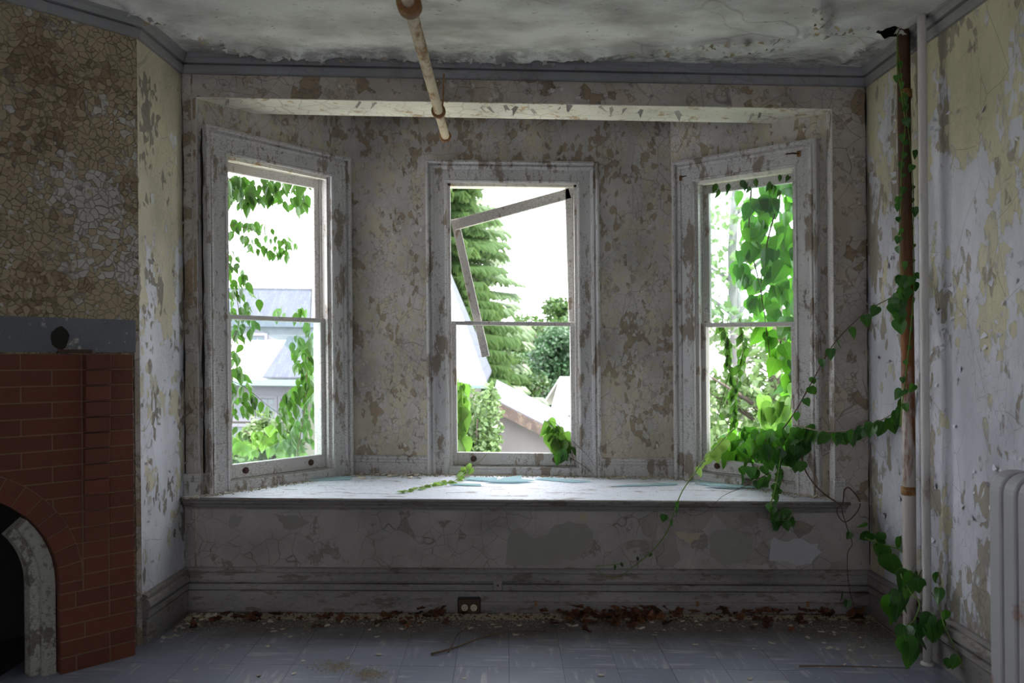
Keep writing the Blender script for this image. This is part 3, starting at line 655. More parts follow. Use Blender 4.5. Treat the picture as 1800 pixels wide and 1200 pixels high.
for px in (942, 1226, 1420):
    aa = FL.ac(px, 1060, .03)[0]; MB().box(FL, aa - .007, aa + .007, .0206, .0345, rz_ - .012, rz_ + .012).build('clip', M['ring'], rw)
# ------------------------------------------------------------------ loose flakes of paint still hanging on the walls
def flake_mesh(name, mat, seed, curl=.5, n=6):
    r = random.Random(seed); mb = MB(); ring = []
    for k in range(n):
        t = 2 * PI * k / n + r.uniform(-.45, .45); q = r.uniform(.45, 1.15); ring.append((q * math.cos(t) * .5, q * math.sin(t) * .5))
    f = lambda x, y: Vector((x, y, curl * max(0, y + .35) ** 2 + .10 * (y + .5)))
    mb.v = [f(0, 0)] + [f(*q) for q in ring]; mb.f = [[0, 1 + k, 1 + (k + 1) % n] for k in range(n)]
    me = bpy.data.meshes.new(name); me.from_pydata(mb.v, [], mb.f); me.materials.append(mat); return me
M['fl_beige'] = plain('beige_paint_flake', (.32, .255, .175), .75, .25, 10, .2, .2, .25); M['fl_white'] = plain('white_paint_flake', (.41, .385, .365), .7, .15, 10, .2, .2, .2)
M['fl_lav'] = plain('lavender_paint_flake', (.57, .565, .62), .7, .12, 10, .25, .2, .12); M['fl_grey'] = plain('grey_paint_flake', (.46, .43, .41), .7, .15, 10, .25, .2, .15)
FLK = {k: [flake_mesh('paint_flake', M[k], s, c) for s, c in ((1, .3), (2, .6), (3, .9), (4, .5))] for k in ('fl_beige', 'fl_white', 'fl_lav', 'fl_grey')}
rf = random.Random(11)
def flakes(fr, parent, kind, n, a0, a1, c0, c1, size, mask=None, tilt=PI, b=.0015):
    m = 0; tries = 0
    while m < n and tries < n * 20:
        tries += 1
        a, c = rf.uniform(a0, a1), rf.uniform(c0, c1)
        if mask and rf.random() > mask(a, c): continue
        t = rf.gauss(0, 1.2) + (PI if tilt == PI else tilt); up = Vector((0, 0, 1)); d = (fr.u * math.sin(t) + up * math.cos(t)); s = rf.uniform(*size)
        inst('paint_flake', rf.choice(FLK[kind]), fr.p(a, b, c), orient(d, fr.n), (s * rf.uniform(.6, 1.1), s, s), parent); m += 1
nzm = lambda sc_, off, t: (lambda a, c: 1.0 if mnoise.noise(Vector((a * sc_, c * sc_, off))) > t else .06)
flakes(BR, wall_breast, 'fl_beige', 230, .02, .66, 1.53, 2.82, (.014, .042), nzm(3, 1, -.15))
flakes(BR, wall_breast, 'fl_white', 68, .02, .66, 1.53, 2.3, (.016, .042), nzm(4, 5, .1))
flakes(RET, wall_left, 'fl_lav', 60, .03, retlen - .02, .25, 2.6, (.012, .028), nzm(4, 2, 0))
flakes(RT, wall_right, 'fl_lav', 190, -4.2, -2.9, .26, 2.75, (.016, .045), nzm(3, 3, .05))
flakes(FL, wall_back, 'fl_grey', 40, aL, aR, HEAD + .01, 2.82, (.02, .05)); flakes(FL, wall_back, 'fl_grey', 26, oR + .01, aR, .7, 2.7, (.015, .04)); flakes(FL, wall_back, 'fl_grey', 12, aL, oL - .01, .7, 2.7, (.015, .03))
wL, wC, wR = WINS
flakes(BC, walls[1], 'fl_grey', 110, .04, wC[1] - .16, .75, 2.6, (.014, .034), nzm(4, 6, 0)); flakes(BC, walls[1], 'fl_grey', 110, wC[2] + .16, CRx - CLx - .04, .75, 2.6, (.014, .034), nzm(4, 8, 0))
flakes(BRf, walls[2], 'fl_grey', 16, .1, lenR - .1, 2.6, 2.75, (.02, .04)); flakes(BLf, walls[0], 'fl_grey', 14, -lenL + .1, -.05, 2.6, 2.75, (.02, .04))
# crumbling plaster along the buckled ridges of the ceiling
for L in RIDGE:
    for i in range(len(L) - 1):
        m = max(2, int((L[i+1] - L[i]).length / .022))
        for k in range(m):
            q = L[i].lerp(L[i+1], rf.random()) + Vector((rf.gauss(0, .022), rf.gauss(0, .022)))
            if q.y > 4.17 or q.x > 1.90: continue
            s_ = rf.uniform(.012, .045); t = rf.random() * 6.28
            inst('plaster_flake', rf.choice(FLK['fl_white'] if rf.random() < .8 else FLK['fl_beige']), Vector((q.x, q.y, CEIL - .03)), orient(Vector((math.cos(t), math.sin(t), -.1)), Vector((0, 0, -1))), (s_ * .8, s_, s_), ceiling)
# strips drooping from the lintel edge
for px in (395, 420, 628, 655, 850, 862, 890, 905, 940, 985, 1000, 1060, 1080, 1100, 1130, 1200, 1330, 1345):
    aa = FL.ac(px, 190)[0]; s = rf.uniform(.05, .10)
    inst('paint_flake', rf.choice(FLK['fl_white']), FL.p(aa, -rf.uniform(.01, .1), HEAD - .004), orient(Vector((rf.uniform(-1, 1), rf.uniform(-.4, .4), -.25)), Vector((0, -.4, -1))), (s * .5, s, s), wall_back)

# patches of the bench panel where the paint has gone
M['pl_lav'] = plain('pale_skim_plaster', (.42, .41, .43), .85, .12, 9); M['pl_grey'] = plain('grey_skim_plaster', (.265, .25, .232), .9, .15, 7); M['pl_tan'] = plain('tan_undercoat', (.40, .34, .24), .85, .15, 9)
for mt, P_ in (('pl_lav', [(1352,985),(1355,950),(1362,944),(1372,950),(1385,952),(1408,946),(1420,953),(1440,955),(1436,962),(1445,970),(1425,990),(1400,994),(1388,988),(1375,986)]), ('pl_grey', [(888,992),(892,950),(900,930),(912,925),(935,946),(962,940),(975,922),(1000,916),(1030,920),(1044,934),(1034,966),(1008,986),(990,980),(960,993)]),
        ('pl_grey', [(1245,945),(1258,931),(1285,927),(1318,942),(1322,968),(1310,988),(1270,993),(1248,975)]), ('pl_tan', [(1186,935),(1212,938),(1240,936),(1228,948),(1214,956),(1200,947)]), ('pl_tan', [(1022,900),(1032,901),(1030,918),(1020,914)]), ('pl_grey', [(480,902),(520,905),(545,918),(520,930),(498,928),(490,915)]), ('pl_grey', [(405,905),(428,908),(420,925),(403,930)])):
    q = []
    for i in range(len(P_)):
        a_, b_ = P_[i], P_[(i + 1) % len(P_)]; q.append(a_); q.append(((a_[0] + b_[0]) / 2 + rf.uniform(-3, 3), (a_[1] + b_[1]) / 2 + rf.uniform(-2.5, 2.5)))
    pts = [FL.ac(*p) for p in q]; MB().prism([FL.p(a, 0, c) for a, c in pts], FL.n * .0012).build('bare_patch', M[mt], wall_bench)
# open cracks where the walls have parted at the corners
def corner_crack(p0, parent, z0, z1, w0, n=60, ax=Vector((1, 0, 0))):
    L_, R_ = [], []
    for k in range(n + 1):
        z = z0 + (z1 - z0) * k / n; w_ = w0 * max(.06, .25 + 1.5 * mnoise.noise(Vector((z * 5, p0.x, 1)))); o = .004 * mnoise.noise(Vector((z * 14, p0.x, 9)))
        L_.append(Vector((p0.x, p0.y, z)) + ax * (o - w_)); R_.append(Vector((p0.x, p0.y, z)) + ax * (o + w_))
    MB().sweep([[a, b, b + Vector((0, .02, 0)), a + Vector((0, .02, 0))] for a, b in zip(L_, R_)]).build('corner_crack', M['dark'], parent)
corner_crack(FL.p(aR - .006, .003, 0), wall_back, .26, 2.82, .004); corner_crack(FL.p(aL + .006, .003, 0), wall_back, .62, 2.82, .004)
corner_crack(FL.p(oL + .018, -.025, 0), wall_back, .72, 2.55, .005)
# rusty curtain brackets on the right window casing and a cobweb in its corner
for px, py, lab in ((1404, 270, 'rusty iron curtain bracket at near upper corner of right window'), (1196, 313, 'rusty iron curtain bracket at far upper corner of right window')):
    p = BRf.hit(px, py, .024); o = empty('curtain_bracket', p, lab, 'bracket')
    d_ = BRf.u * (-1 if px > 1300 else 1)
    MB().quadbar(p - UPV * .016, p + UPV * .016, BRf.u, .010, BRf.n, .003).build('back_plate', M['ring'], o)
    MB().tube([p + BRf.n * .002, p + BRf.n * .03 + d_ * .02, p + BRf.n * .035 + d_ * .06], [.005, .005, .003], 6).build('hook_arm', M['iron'], o)
p = BRf.hit(1236, 549, -.03); o = empty('cobweb', p, 'dusty cobweb in the lower corner of upper right sash', 'cobweb')
M['web'] = plain('cobweb_silk', (.7, .7, .7), .9, .05, 5, .1, 0)
ends = [BRf.hit(x, y, -.06) for x, y in ((1240, 500), (1246, 522), (1254, 540), (1262, 550), (1275, 556), (1290, 560))]
mb = MB()
for q in ends: mb.tube([p, p.lerp(q, .5) - UPV * .004, q], .0005, 4)
for f in (.35, .6, .85): mb.tube([p.lerp(q, f) for q in ends], .0004, 4)
mb.build('threads', M['web'], o)
# ------------------------------------------------------------------ debris on floor and bench
def floorpt(px, py, z=0.0):
    r = ray(px, py); Y = (z - CAMZ) / r.z; return Vector((r.x * Y, Y, z))
def benchpt(px, py): return floorpt(px, py, BEN)
def chip_mesh(name, mat, seed, th=.06, n=6, curl=.25):
    r = random.Random(seed); ring = []
    for k in range(n): t = 2 * PI * k / n + r.uniform(-.3, .3); q = r.uniform(.55, 1.05) * .5; ring.append((q * math.cos(t), q * math.sin(t)))
    f = lambda x, y, dz: Vector((x, y, curl * x * x + dz)); mb = MB()
    mb.v = [f(x, y, 0) for x, y in ring] + [f(x, y, th) for x, y in ring] + [f(0, 0, 0), f(0, 0, th)]
    mb.f = [[k, (k + 1) % n, n + (k + 1) % n, n + k] for k in range(n)] + [[2 * n + 1, n + k, n + (k + 1) % n] for k in range(n)] + [[2 * n, (k + 1) % n, k] for k in range(n)]
    me = bpy.data.meshes.new(name); me.from_pydata(mb.v, [], mb.f); me.materials.append(mat); return me
CH = [chip_mesh('paint_chip', M['chip'], s) for s in range(5)]
def crinkle_mesh(seed):
    r = random.Random(seed); mb = MB(); n = 9; ring = []
    for k in range(n): t = 2 * PI * k / n; q = (.5 if k % 2 else .33) * r.uniform(.8, 1.15); ring.append(Vector((q * math.cos(t), q * math.sin(t), r.uniform(0, .28))))
    mb.v = [Vector((0, 0, .03))] + ring; mb.f = [[0, 1 + k, 1 + (k + 1) % n] for k in range(n)]
    me = bpy.data.meshes.new('dry_leaf'); me.from_pydata(mb.v, [], mb.f); me.materials.append(M['dryleaf']); return me
DL = [crinkle_mesh(s) for s in range(4)]
rd = random.Random(21)
UP = Vector((0, 0, 1))
def lay(name, me, p, s, label, cat, group, tilt=.25):
    t = rd.random() * 6.28; n_ = (UP + Vector((rd.uniform(-tilt, tilt), rd.uniform(-tilt, tilt), 0))).normalized()
    return tag(inst(name, me, p, orient(Vector((math.cos(t), math.sin(t), 0)), n_), (s, s * rd.uniform(.6, 1), s)), label, cat, group)
LBL_CH = 'off-white paint chip fallen on the grey tiles before the bench'
for k in range(170):
    if k < 34: px, py = rd.uniform(262, 420), 0; py = 1140 - (px - 250) * .5 + rd.uniform(-22, 10); py = max(py, 1084)
    elif k < 125: px, py = rd.uniform(420, 1500), 1085 + abs(rd.gauss(0, 16))
    elif k < 155: px, py = rd.uniform(1440, 1640), rd.uniform(1090, 1175)
    else: px, py = rd.uniform(300, 1500), rd.uniform(1110, 1195)
    p = floorpt(px, py)
    if p.x > 1.88 or p.y > 4.21 or p.x < -1.62 and p.y > 3.3 and p.y - 4.2 > 0: continue
    if p.x < -1.655: continue
    lay('paint_chip', rd.choice(CH), p + Vector((0, 0, .002)), rd.uniform(.018, .05) * (1.2 if k < 34 else .9), LBL_CH, 'paint chip', 'paint chips on the floor')
LBL_BC = 'off-white paint chip among the dust along the back of the window seat'
for k in range(90):
    z = rd.random()
    if z < .35: px, py = rd.uniform(628, 745), rd.uniform(828, 842)
    elif z < .65: px, py = rd.uniform(1064, 1190), rd.uniform(828, 844)
    elif z < .85: px, py = rd.uniform(372, 420), rd.uniform(850, 866)
    else: px, py = rd.uniform(1400, 1460), rd.uniform(852, 868)
    p = benchpt(px, py); p.y = min(p.y, 4.93)
    if p.y > 4.93 - max(0, -.93 - p.x) * 1.17 - max(0, p.x - 1.04) * .9: p.y = 4.92 - max(0, -.93 - p.x) * 1.17 - max(0, p.x - 1.04) * .9
    lay('paint_chip', rd.choice(CH), p + Vector((0, 0, .004)), rd.uniform(.025, .06), LBL_BC, 'paint chip', 'paint chips on the window seat', .4)
LBL_DL = 'crumpled brown dry leaf in the litter at the foot of bench'
for k in range(210):
    z = rd.random()
    px = rd.gauss(1075, 60) if z < .45 else rd.gauss(745, 40) if z < .6 else rd.uniform(1250, 1530) if z < .85 else rd.uniform(330, 700)
    p = floorpt(px, 1080 + abs(rd.gauss(0, 11))); p.y = min(p.y, 4.195)
    if not -1.6 < p.x < 1.88: continue
    lay('dry_leaf', rd.choice(DL), p + Vector((0, 0, rd.uniform(.003, .012) + max(0, p.y - 4.12) * rd.random() * .5)), rd.uniform(.035, .085), LBL_DL, 'leaf', 'dry leaves along the bench', .6)
mb = MB(); mb2 = MB()
for k in range(9000):
    px = rd.uniform(300, 1640); py = 1079 + abs(rd.gauss(0, 15 + 8 * mnoise.noise(Vector((px * .01, 0, 0)))))
    if k % 9 == 0: px = rd.choice((rd.gauss(590, 20), rd.gauss(650, 14))); py = rd.gauss(1172 if px < 620 else 1186, 5)
    if k % 5 == 0: px = rd.uniform(1480, 1660); py = 1085 + rd.random() * 80
    p = floorpt(px, py); p.y = min(p.y, 4.21); p.x = min(p.x, 1.925); s = rd.uniform(.0015, .0065)
    if p.x < -1.64: p.x = -1.64 + rd.random() * .1
    (mb2 if rd.random() < .16 and py < 1100 else mb).blob(p + Vector((0, 0, s * .4)), s * (2.6 if py < 1090 else 1), rd, .5)
tag(mb.build('plaster_debris', M['crumb'], loc=(0, 4.1, 0)), 'gritty plaster crumbs scattered over the floor below the bench', 'debris', kind='stuff')
tag(mb2.build('leaf_litter', M['litter'], loc=(0, 4.15, 0)), 'dark rotted leaf litter lying against the baseboard under bench', 'litter', kind='stuff')
mb = MB()
for k in range(2600):
    z = rd.random()
    if z < .55: p = Vector((rd.uniform(-.93, 1.05), 4.985 - abs(rd.gauss(0, .035)), BEN))
    elif z < .78: t = rd.random(); p = BRf.p(t * lenR * .96, abs(rd.gauss(0, .035)) + .03, BEN)
    elif z < .96: t = rd.random(); p = BLf.p(-t * lenL * .96, abs(rd.gauss(0, .03)) + .03, BEN)
    else: p = benchpt(rd.uniform(420, 1400), rd.uniform(842, 872))
    s = rd.uniform(.002, .009) * (1 if z < .96 else .5); mb.blob(p + Vector((0, 0, s * .4)), s, rd, .6)
tag(mb.build('sill_debris', M['crumb'], loc=(0, 4.9, BEN)), 'brown dust and crumbs heaped along the back edge of window seat', 'debris', kind='stuff')
# broken glass
def shard(pts, lab, z=.0):
    q = [benchpt(*p) + Vector((0, 0, .003 + z)) for p in pts]
    tag(MB().prism(q, Vector((0, 0, .003))).build('glass_shard', M['shard'], loc=q[0]), lab, 'glass shard', 'broken glass on the window seat')
shard([(876, 846), (916, 846), (917, 836), (884, 841)], 'upright-looking pointed glass shard on seat below centre window')
shard([(815, 844), (872, 848), (874, 841), (830, 840)], 'broad pale glass shard beside the pointed one below centre window', .002)
shard([(790, 853), (846, 855), (845, 852), (800, 851)], 'thin sliver of glass nearest the seat front under centre window')
shard([(852, 849), (905, 850), (940, 847), (900, 843)], 'long glass shard lying flat below the centre window sill', .005)
shard([(940, 843), (1010, 849), (1040, 847), (960, 840)], 'narrow glass shard below right end of centre sill')
shard([(1075, 856), (1190, 853), (1192, 850), (1100, 853)], 'long thin glass strip between centre and right windows', .0)
for k, (q, lb) in enumerate((([(1205, 846), (1330, 858), (1336, 855), (1230, 845)], 'lowest long glass strip stacked below the right window'), ([(1222, 852), (1360, 862), (1368, 859), (1240, 850)], 'front long glass strip stacked below the right window'),
        ([(1215, 843), (1375, 856), (1380, 853), (1250, 842)], 'middle long glass strip stacked below the right window'), ([(1235, 857), (1300, 861), (1310, 858), (1250, 855)], 'shortest glass strip stacked below the right window'))): shard(q, lb, .0035 * k)
shard([(540, 846), (615, 844), (618, 838), (560, 840)], 'dark green glass strip on seat below the left window')
# twigs
def twig(pts, r, lab):
    q = smoothline([floorpt(*p, .006) + Vector((0, 0, z)) for p, z in pts], 5); n = len(q)
    tag(MB().tube(q, [r * (1.1 - .7 * k / n) for k in range(n)], 6).build('twig', M['twig'], loc=q[0], smooth=True), lab, 'twig')
twig([((758, 1150), .002), ((800, 1140), .006), ((850, 1122), .008), ((905, 1110), .004), ((960, 1109), .0)], .0048, 'longest bare brown twig lying on the grey floor tiles')
twig([((788, 1152), .016), ((797, 1138), .022), ((806, 1118), .012), ((832, 1098), .002)], .0035, 'short curved twig crossing over the longest twig')
twig([((1405, 1171), .002), ((1480, 1172), .004), ((1600, 1174), .0)], .0035, 'straight dark twig on the floor near the two pipes')

# ------------------------------------------------------------------ leaves and vines
def leaf_mesh(name, half, mat, fold=.10, droop=.12):
    """half outline of (x, y) from the base to the tip; folded on the midrib, with a short stalk"""
    mb = MB(); n = len(half); tipy = half[-1][1]
    zf = lambda x, y: abs(x) * fold * 2 - droop * (y / tipy) ** 2
    mid = [Vector((0, max(0.0, y) if k else 0, zf(0, y))) for k, (x, y) in enumerate(half)]
    mb.v = mid + [Vector((x, y, zf(x, y))) for x, y in half] + [Vector((-x, y, zf(x, y))) for x, y in half]
    for k in range(n - 1):
        mb.f.append([k, n + k, n + k + 1, k + 1]); mb.f.append([k, k + 1, 2 * n + k + 1, 2 * n + k])
    b = len(mb.v); mb.v += [Vector((-.012, 0, 0)), Vector((.012, 0, 0)), Vector((.008, -.35, .10)), Vector((-.008, -.35, .10))]; mb.f.append([b, b + 1, b + 2, b + 3])
    me = bpy.data.meshes.new(name); me.from_pydata(mb.v, [], mb.f)
    me.materials.append(mat); return me
HEART = [(.06, .02), (.20, -.06), (.36, .0), (.47, .18), (.46, .38), (.36, .60), (.20, .82), (.07, .97), (0, 1.06)]
OVATE = [(.03, .0), (.16, .08), (.27, .27), (.28, .45), (.20, .68), (.09, .88), (0, 1.05)]
LM = {}
for nm in ('leaf_big', 'leaf_in', 'leaf_small', 'leaf_light', 'leaf_sprig'):
    LM[nm] = [leaf_mesh('leaf', HEART if nm != 'leaf_small' else OVATE, M[nm], f, d) for f, d in ((.14, .12), (.26, .22), (.08, .34))]
rv = random.Random(5)
def put_leaf(vine, kind, p, s, face, tip=None, wob=.5):
    s *= .82 if kind == 'leaf_in' else 1.0
    t = (tip or Vector((rv.gauss(0, .35), rv.gauss(0, .25), -1))).normalized()
    n_ = (face + Vector((rv.gauss(0, wob), rv.gauss(0, wob), rv.gauss(.25, wob)))).normalized()
    inst('leaf', rv.choice(LM[kind]), p, orient(t, n_), (s * rv.uniform(.85, 1.1), s, s), vine)
FACE = Vector((0, -1, .15))
def strand(vine, pts, r, mat='stem', kind=None, every=.06, size=(.06, .1), skip=0.0, face=FACE, wob=.5, stop=1.0, tipfn=None):
    q = smoothline(pts, 7); n = len(q)
    MB().tube(q, [max(.0008, r * (1.0 - .6 * k / n)) for k in range(n)], 6).build('stem', M[mat], vine, smooth=True)
    if kind:
        d = every * .5; L = 0.0; tot = sum((q[k+1] - q[k]).length for k in range(n - 1))
        for k in range(n - 1):
            sg = (q[k+1] - q[k]).length
            while d < L + sg:
                f = d / tot
                if skip <= f <= stop: put_leaf(vine, kind, q[k].lerp(q[k+1], (d - L) / sg) + Vector((rv.gauss(0, .008), rv.gauss(0, .008), -.008)), rv.uniform(*size), face, tipfn(f) if tipfn else None, wob)
                d += every * rv.uniform(.6, 1.4)
            L += sg
def inpoly(x, y, P):
    c = False; j = len(P) - 1
    for i in range(len(P)):
        if (P[i][1] > y) != (P[j][1] > y) and x < (P[j][0] - P[i][0]) * (y - P[i][1]) / (P[j][1] - P[i][1]) + P[i][0]: c = not c
        j = i
    return c
def clump(vine, kind, fr, P, n, size, b, face=FACE, wob=.5):
    """leaves filling an outline on the wall frame fr, between depths b[0] and b[1]"""
    x0, x1 = min(p[0] for p in P), max(p[0] for p in P); y0, y1 = min(p[1] for p in P), max(p[1] for p in P); m = 0
    while m < n:
        x, y = rv.uniform(x0, x1), rv.uniform(y0, y1)
        if not inpoly(x, y, P): continue
        put_leaf(vine, kind, fr.hit(x, y, rv.uniform(*b)), rv.uniform(*size), face, None, wob); m += 1
def vine(p, label, group='vines creeping through the windows'): return empty('vine', p, label, 'vine', group)
H = BRf.hit
# right window, outside curtain
v = vine(H(1360, 830, -.2), 'dense broad-leaved vine hanging outside right window glass')
for L in ([(1390, 250), (1372, 340), (1350, 420), (1338, 500), (1345, 560), (1355, 640)], [(1330, 250), (1320, 340), (1318, 420), (1335, 500), (1345, 560)], [(1400, 260), (1395, 420), (1398, 600), (1390, 720)]):
    strand(v, [H(x, y, -.24) for x, y in L], .006, 'stem_brown')
clump(v, 'leaf_big', BRf, [(1285, 325), (1420, 300), (1420, 575), (1335, 575), (1315, 520), (1292, 470), (1305, 400)], 165, (.07, .135), (-.46, -.18), FACE, .8)
clump(v, 'leaf_big', BRf, [(1345, 575), (1420, 575), (1420, 745), (1395, 740), (1372, 660), (1350, 620)], 46, (.07, .135), (-.40, -.2), FACE, .7)
clump(v, 'leaf_small', BRf, [(1255, 318), (1400, 300), (1400, 335), (1255, 335)], 16, (.04, .07), (-.1, -.02))
v = vine(H(1290, 590, -.2), 'thin strand with small leaves dangling inside lower right window')
strand(v, [H(x, y, -.22) for x, y in [(1270, 560), (1278, 620), (1288, 680), (1292, 740)]], .003, 'stem_brown', 'leaf_small', .018, (.05, .085))
strand(v, [H(x, y, -.22) for x, y in [(1300, 560), (1306, 610), (1300, 650), (1290, 700)]], .003, 'stem_brown', 'leaf_small', .022, (.05, .085))
strand(v, [H(x, y, -.02) for x, y in [(1262, 730), (1275, 680), (1284, 640), (1280, 590)]], .002, 'stem_brown', 'leaf_small', .05, (.03, .05))
v = vine(H(1330, 835, -.05), 'bushy green vine mass spilling over the right window sill')
clump(v, 'leaf_big', BRf, [(1252, 800), (1285, 760), (1400, 752), (1405, 825), (1262, 815)], 40, (.06, .12), (-.35, -.15), FACE, .7)
clump(v, 'leaf_big', BRf, [(1252, 775), (1290, 748), (1345, 752), (1405, 742), (1410, 800), (1400, 828), (1330, 815), (1268, 806)], 90, (.06, .12), (-.25, -.02), FACE, .7)
clump(v, 'leaf_in', BRf, [(1330, 760), (1420, 745), (1420, 800), (1400, 822), (1350, 815)], 34, (.06, .12), (.0, .12))
strand(v, [H(x, y, b) for x, y, b in [(1300, 820, -.2), (1330, 780, -.08), (1380, 765, .02), (1410, 750, .05)]], .006, 'stem_brown')
clump(v, 'leaf_in', BRf, [(1295, 815), (1350, 818), (1350, 850), (1300, 840)], 14, (.05, .09), (.03, .10))
clump(v, 'leaf_light', BRf, [(1335, 695), (1400, 690), (1400, 745), (1345, 735)], 16, (.09, .15), (-.5, -.3))
# horizontal runner to the pipe
v = vine(H(1395, 745, .06), 'grey woody runner with drooping leaves stretched from right window to rusty pipe')
RUN = [H(1395, 747, .06), at(1440, 757, 4.27), at(1490, 757, 4.17), at(1540, 742, 4.05), at(1575, 722, 3.92), at(1598, 690, 3.80), at(1606, 650, 3.74)]
strand(v, RUN, .0055, 'stem_grey', 'leaf_in', .040, (.07, .11), 0.0, Vector((-.3, -1, .1)), .35, .93)
v = vine(at(1345, 790, 4.6), 'thin brown stem climbing diagonally from right window towards the rusty pipe')
strand(v, [at(1345, 792, 4.62), at(1390, 735, 4.44), at(1425, 675, 4.29), at(1465, 605, 4.18), at(1520, 550, 4.05), at(1570, 520, 3.9), at(1592, 496, 3.78)], .0038, 'stem_brown', 'leaf_in', .085, (.05, .08), .25, Vector((-.5, -1, 0)), .4)
v = vine(at(1285, 765, 4.75), 'arching vine with bright leaves trailing over the bench front edge')
strand(v, [at(1290, 752, 4.72), at(1262, 782, 4.6), at(1238, 806, 4.45), at(1222, 830, 4.32), at(1200, 862, 4.20), at(1187, 893, 4.15), at(1172, 935, 4.14), at(1145, 970, 4.15), at(1110, 998, 4.17), at(1085, 1015, 4.17), at(1058, 1008, 4.17), at(1048, 996, 4.17), at(1070, 993, 4.16), at(1098, 990, 4.16)], .0036, 'stem_green', 'leaf_sprig', .062, (.055, .085), .02, Vector((0, -1, .2)), .4, .34)
for px, py, s, k in ((1186, 886, .075, 'leaf_in'), (1168, 904, .05, 'leaf_in'), (1178, 914, .045, 'leaf_in'), (1080, 992, .03, 'leaf_small'), (1092, 988, .03, 'leaf_small'), (1120, 978, .025, 'leaf_small'), (1146, 972, .025, 'leaf_small')): put_leaf(v, k, at(px, py, 4.14), s, Vector((0, -1, .1)))
v = vine(at(1372, 800, 4.42), 'slim vine dangling below the sill and curling into a small knot')
strand(v, [at(1375, 790, 4.45), at(1368, 830, 4.36), at(1362, 862, 4.22), at(1356, 885, 4.16), at(1362, 910, 4.15), at(1378, 915, 4.14), at(1392, 904, 4.14), at(1386, 894, 4.15), at(1370, 900, 4.15), at(1366, 914, 4.14)], .003, 'stem_green', 'leaf_in', .022, (.03, .06), .02)
clump(v, 'leaf_in', FL, [(1358, 888), (1392, 893), (1396, 918), (1362, 924)], 14, (.035, .055), (.06, .11))
strand(v, [at(1355, 830, 4.40), at(1305, 856, 4.26), at(1270, 872, 4.17), at(1245, 896, 4.165), at(1222, 906, 4.165), at(1200, 900, 4.165)], .0018, 'stem_brown')
v = vine(at(1490, 1075, 4.2), 'leafless reddish wiry vine looped at the end of bench')
strand(v, [at(1408, 790, 4.42), at(1415, 825, 4.38), at(1440, 860, 4.28), at(1478, 885, 4.20), at(1484, 862, 4.19), at(1494, 858, 4.19), at(1512, 883, 4.19), at(1502, 905, 4.19), at(1484, 917, 4.19), at(1471, 900, 4.19), at(1478, 888, 4.18), at(1482, 905, 4.19), at(1490, 930, 4.2), at(1498, 955, 4.2), at(1490, 972, 4.2), at(1490, 1010, 4.2), at(1494, 1040, 4.19), at(1503, 1072, 4.18)], .0042, 'stem_brown')
for px, py, s in ((1494, 935, .05), (1479, 1040, .06), (1490, 1055, .05)): put_leaf(v, 'leaf_in', at(px, py, 4.17), s, Vector((0, -1, .1)))
# cluster at the foot of the pipes
v = vine(at(1600, 1150, 3.55), 'large-leaved green vine clambering round the foot of the pipes', 'vines climbing the pipes')
strand(v, [at(1520, 945, 4.1), at(1545, 955, 4.05), at(1580, 965, 3.95), at(1592, 985, 3.85), at(1584, 1010, 3.7), at(1600, 1040, 3.62), at(1616, 1060, 3.55), at(1606, 1090, 3.52), at(1585, 1110, 3.5), at(1596, 1125, 3.45)], .0045, 'stem_green')
strand(v, [at(1630, 1030, 3.62), at(1648, 1060, 3.5), at(1660, 1100, 3.42), at(1680, 1140, 3.34), at(1695, 1180, 3.28)], .003, 'stem_green')
strand(v, [at(1592, 985, 3.85), at(1586, 1000, 3.8), at(1602, 1030, 3.66), at(1622, 1000, 3.66), at(1640, 985, 3.68)], .003, 'stem_brown')
for px, py, s, Y in ((1530, 948, .09, 4.08), (1522, 930, .07, 4.08), (1548, 948, .08, 4.05), (1545, 962, .07, 4.05), (1538, 968, .09, 4.05), (1565, 985, .15, 3.95), (1556, 970, .10, 4.0), (1580, 955, .08, 3.95), (1588, 1008, .12, 3.8), (1600, 1018, .12, 3.7), (1606, 1020, .10, 3.64), (1614, 1028, .09, 3.58), (1596, 1035, .10, 3.66),
        (1580, 1048, .11, 3.72), (1575, 1062, .12, 3.72), (1566, 1058, .12, 3.72), (1583, 1070, .11, 3.7), (1572, 1075, .12, 3.7), (1610, 1108, .10, 3.52), (1602, 1128, .13, 3.46), (1592, 1112, .12, 3.5), (1598, 1142, .13, 3.44), (1612, 1125, .14, 3.46), (1590, 1130, .12, 3.45), (1630, 1095, .10, 3.52), (1640, 1092, .11, 3.5), (1648, 1105, .12, 3.48), (1634, 1110, .09, 3.5),
        (1640, 1020, .07, 3.62), (1650, 1045, .08, 3.5), (1660, 1085, .06, 3.44), (1684, 1165, .07, 3.32), (1670, 1170, .06, 3.34)):
    put_leaf(v, 'leaf_in', at(px, py - 12, Y), s, Vector((-.25, -1, .1)), None, .55)
v = vine(Vector((1.87, 3.72, 1.3)), 'slender vine winding up the rusty pipe to the ceiling hole', 'vines climbing the pipes')
hel = []
for k in range(40):
    z = 1.05 + k * .046; t = z * 3.2; hel.append(Vector((1.905 + .036 * math.cos(t) - .006, 3.76 - .036 * abs(math.sin(t)) - .004, z)))
strand(v, hel, .0035, 'stem_green', 'leaf_in', .065, (.03, .055), .03, Vector((-.3, -1, 0)), .4)
strand(v, [Vector((1.86, 3.73, 2.90)), Vector((1.845, 3.71, 2.80)), Vector((1.85, 3.71, 2.70)), Vector((1.87, 3.72, 2.60)), Vector((1.885, 3.72, 2.45)), Vector((1.868, 3.725, 2.25)), Vector((1.862, 3.725, 2.0)), Vector((1.86, 3.72, 1.8)), Vector((1.858, 3.72, 1.62))], .0032, 'stem_green', 'leaf_in', .055, (.025, .05), .1, Vector((-.4, -1, 0)), .4)
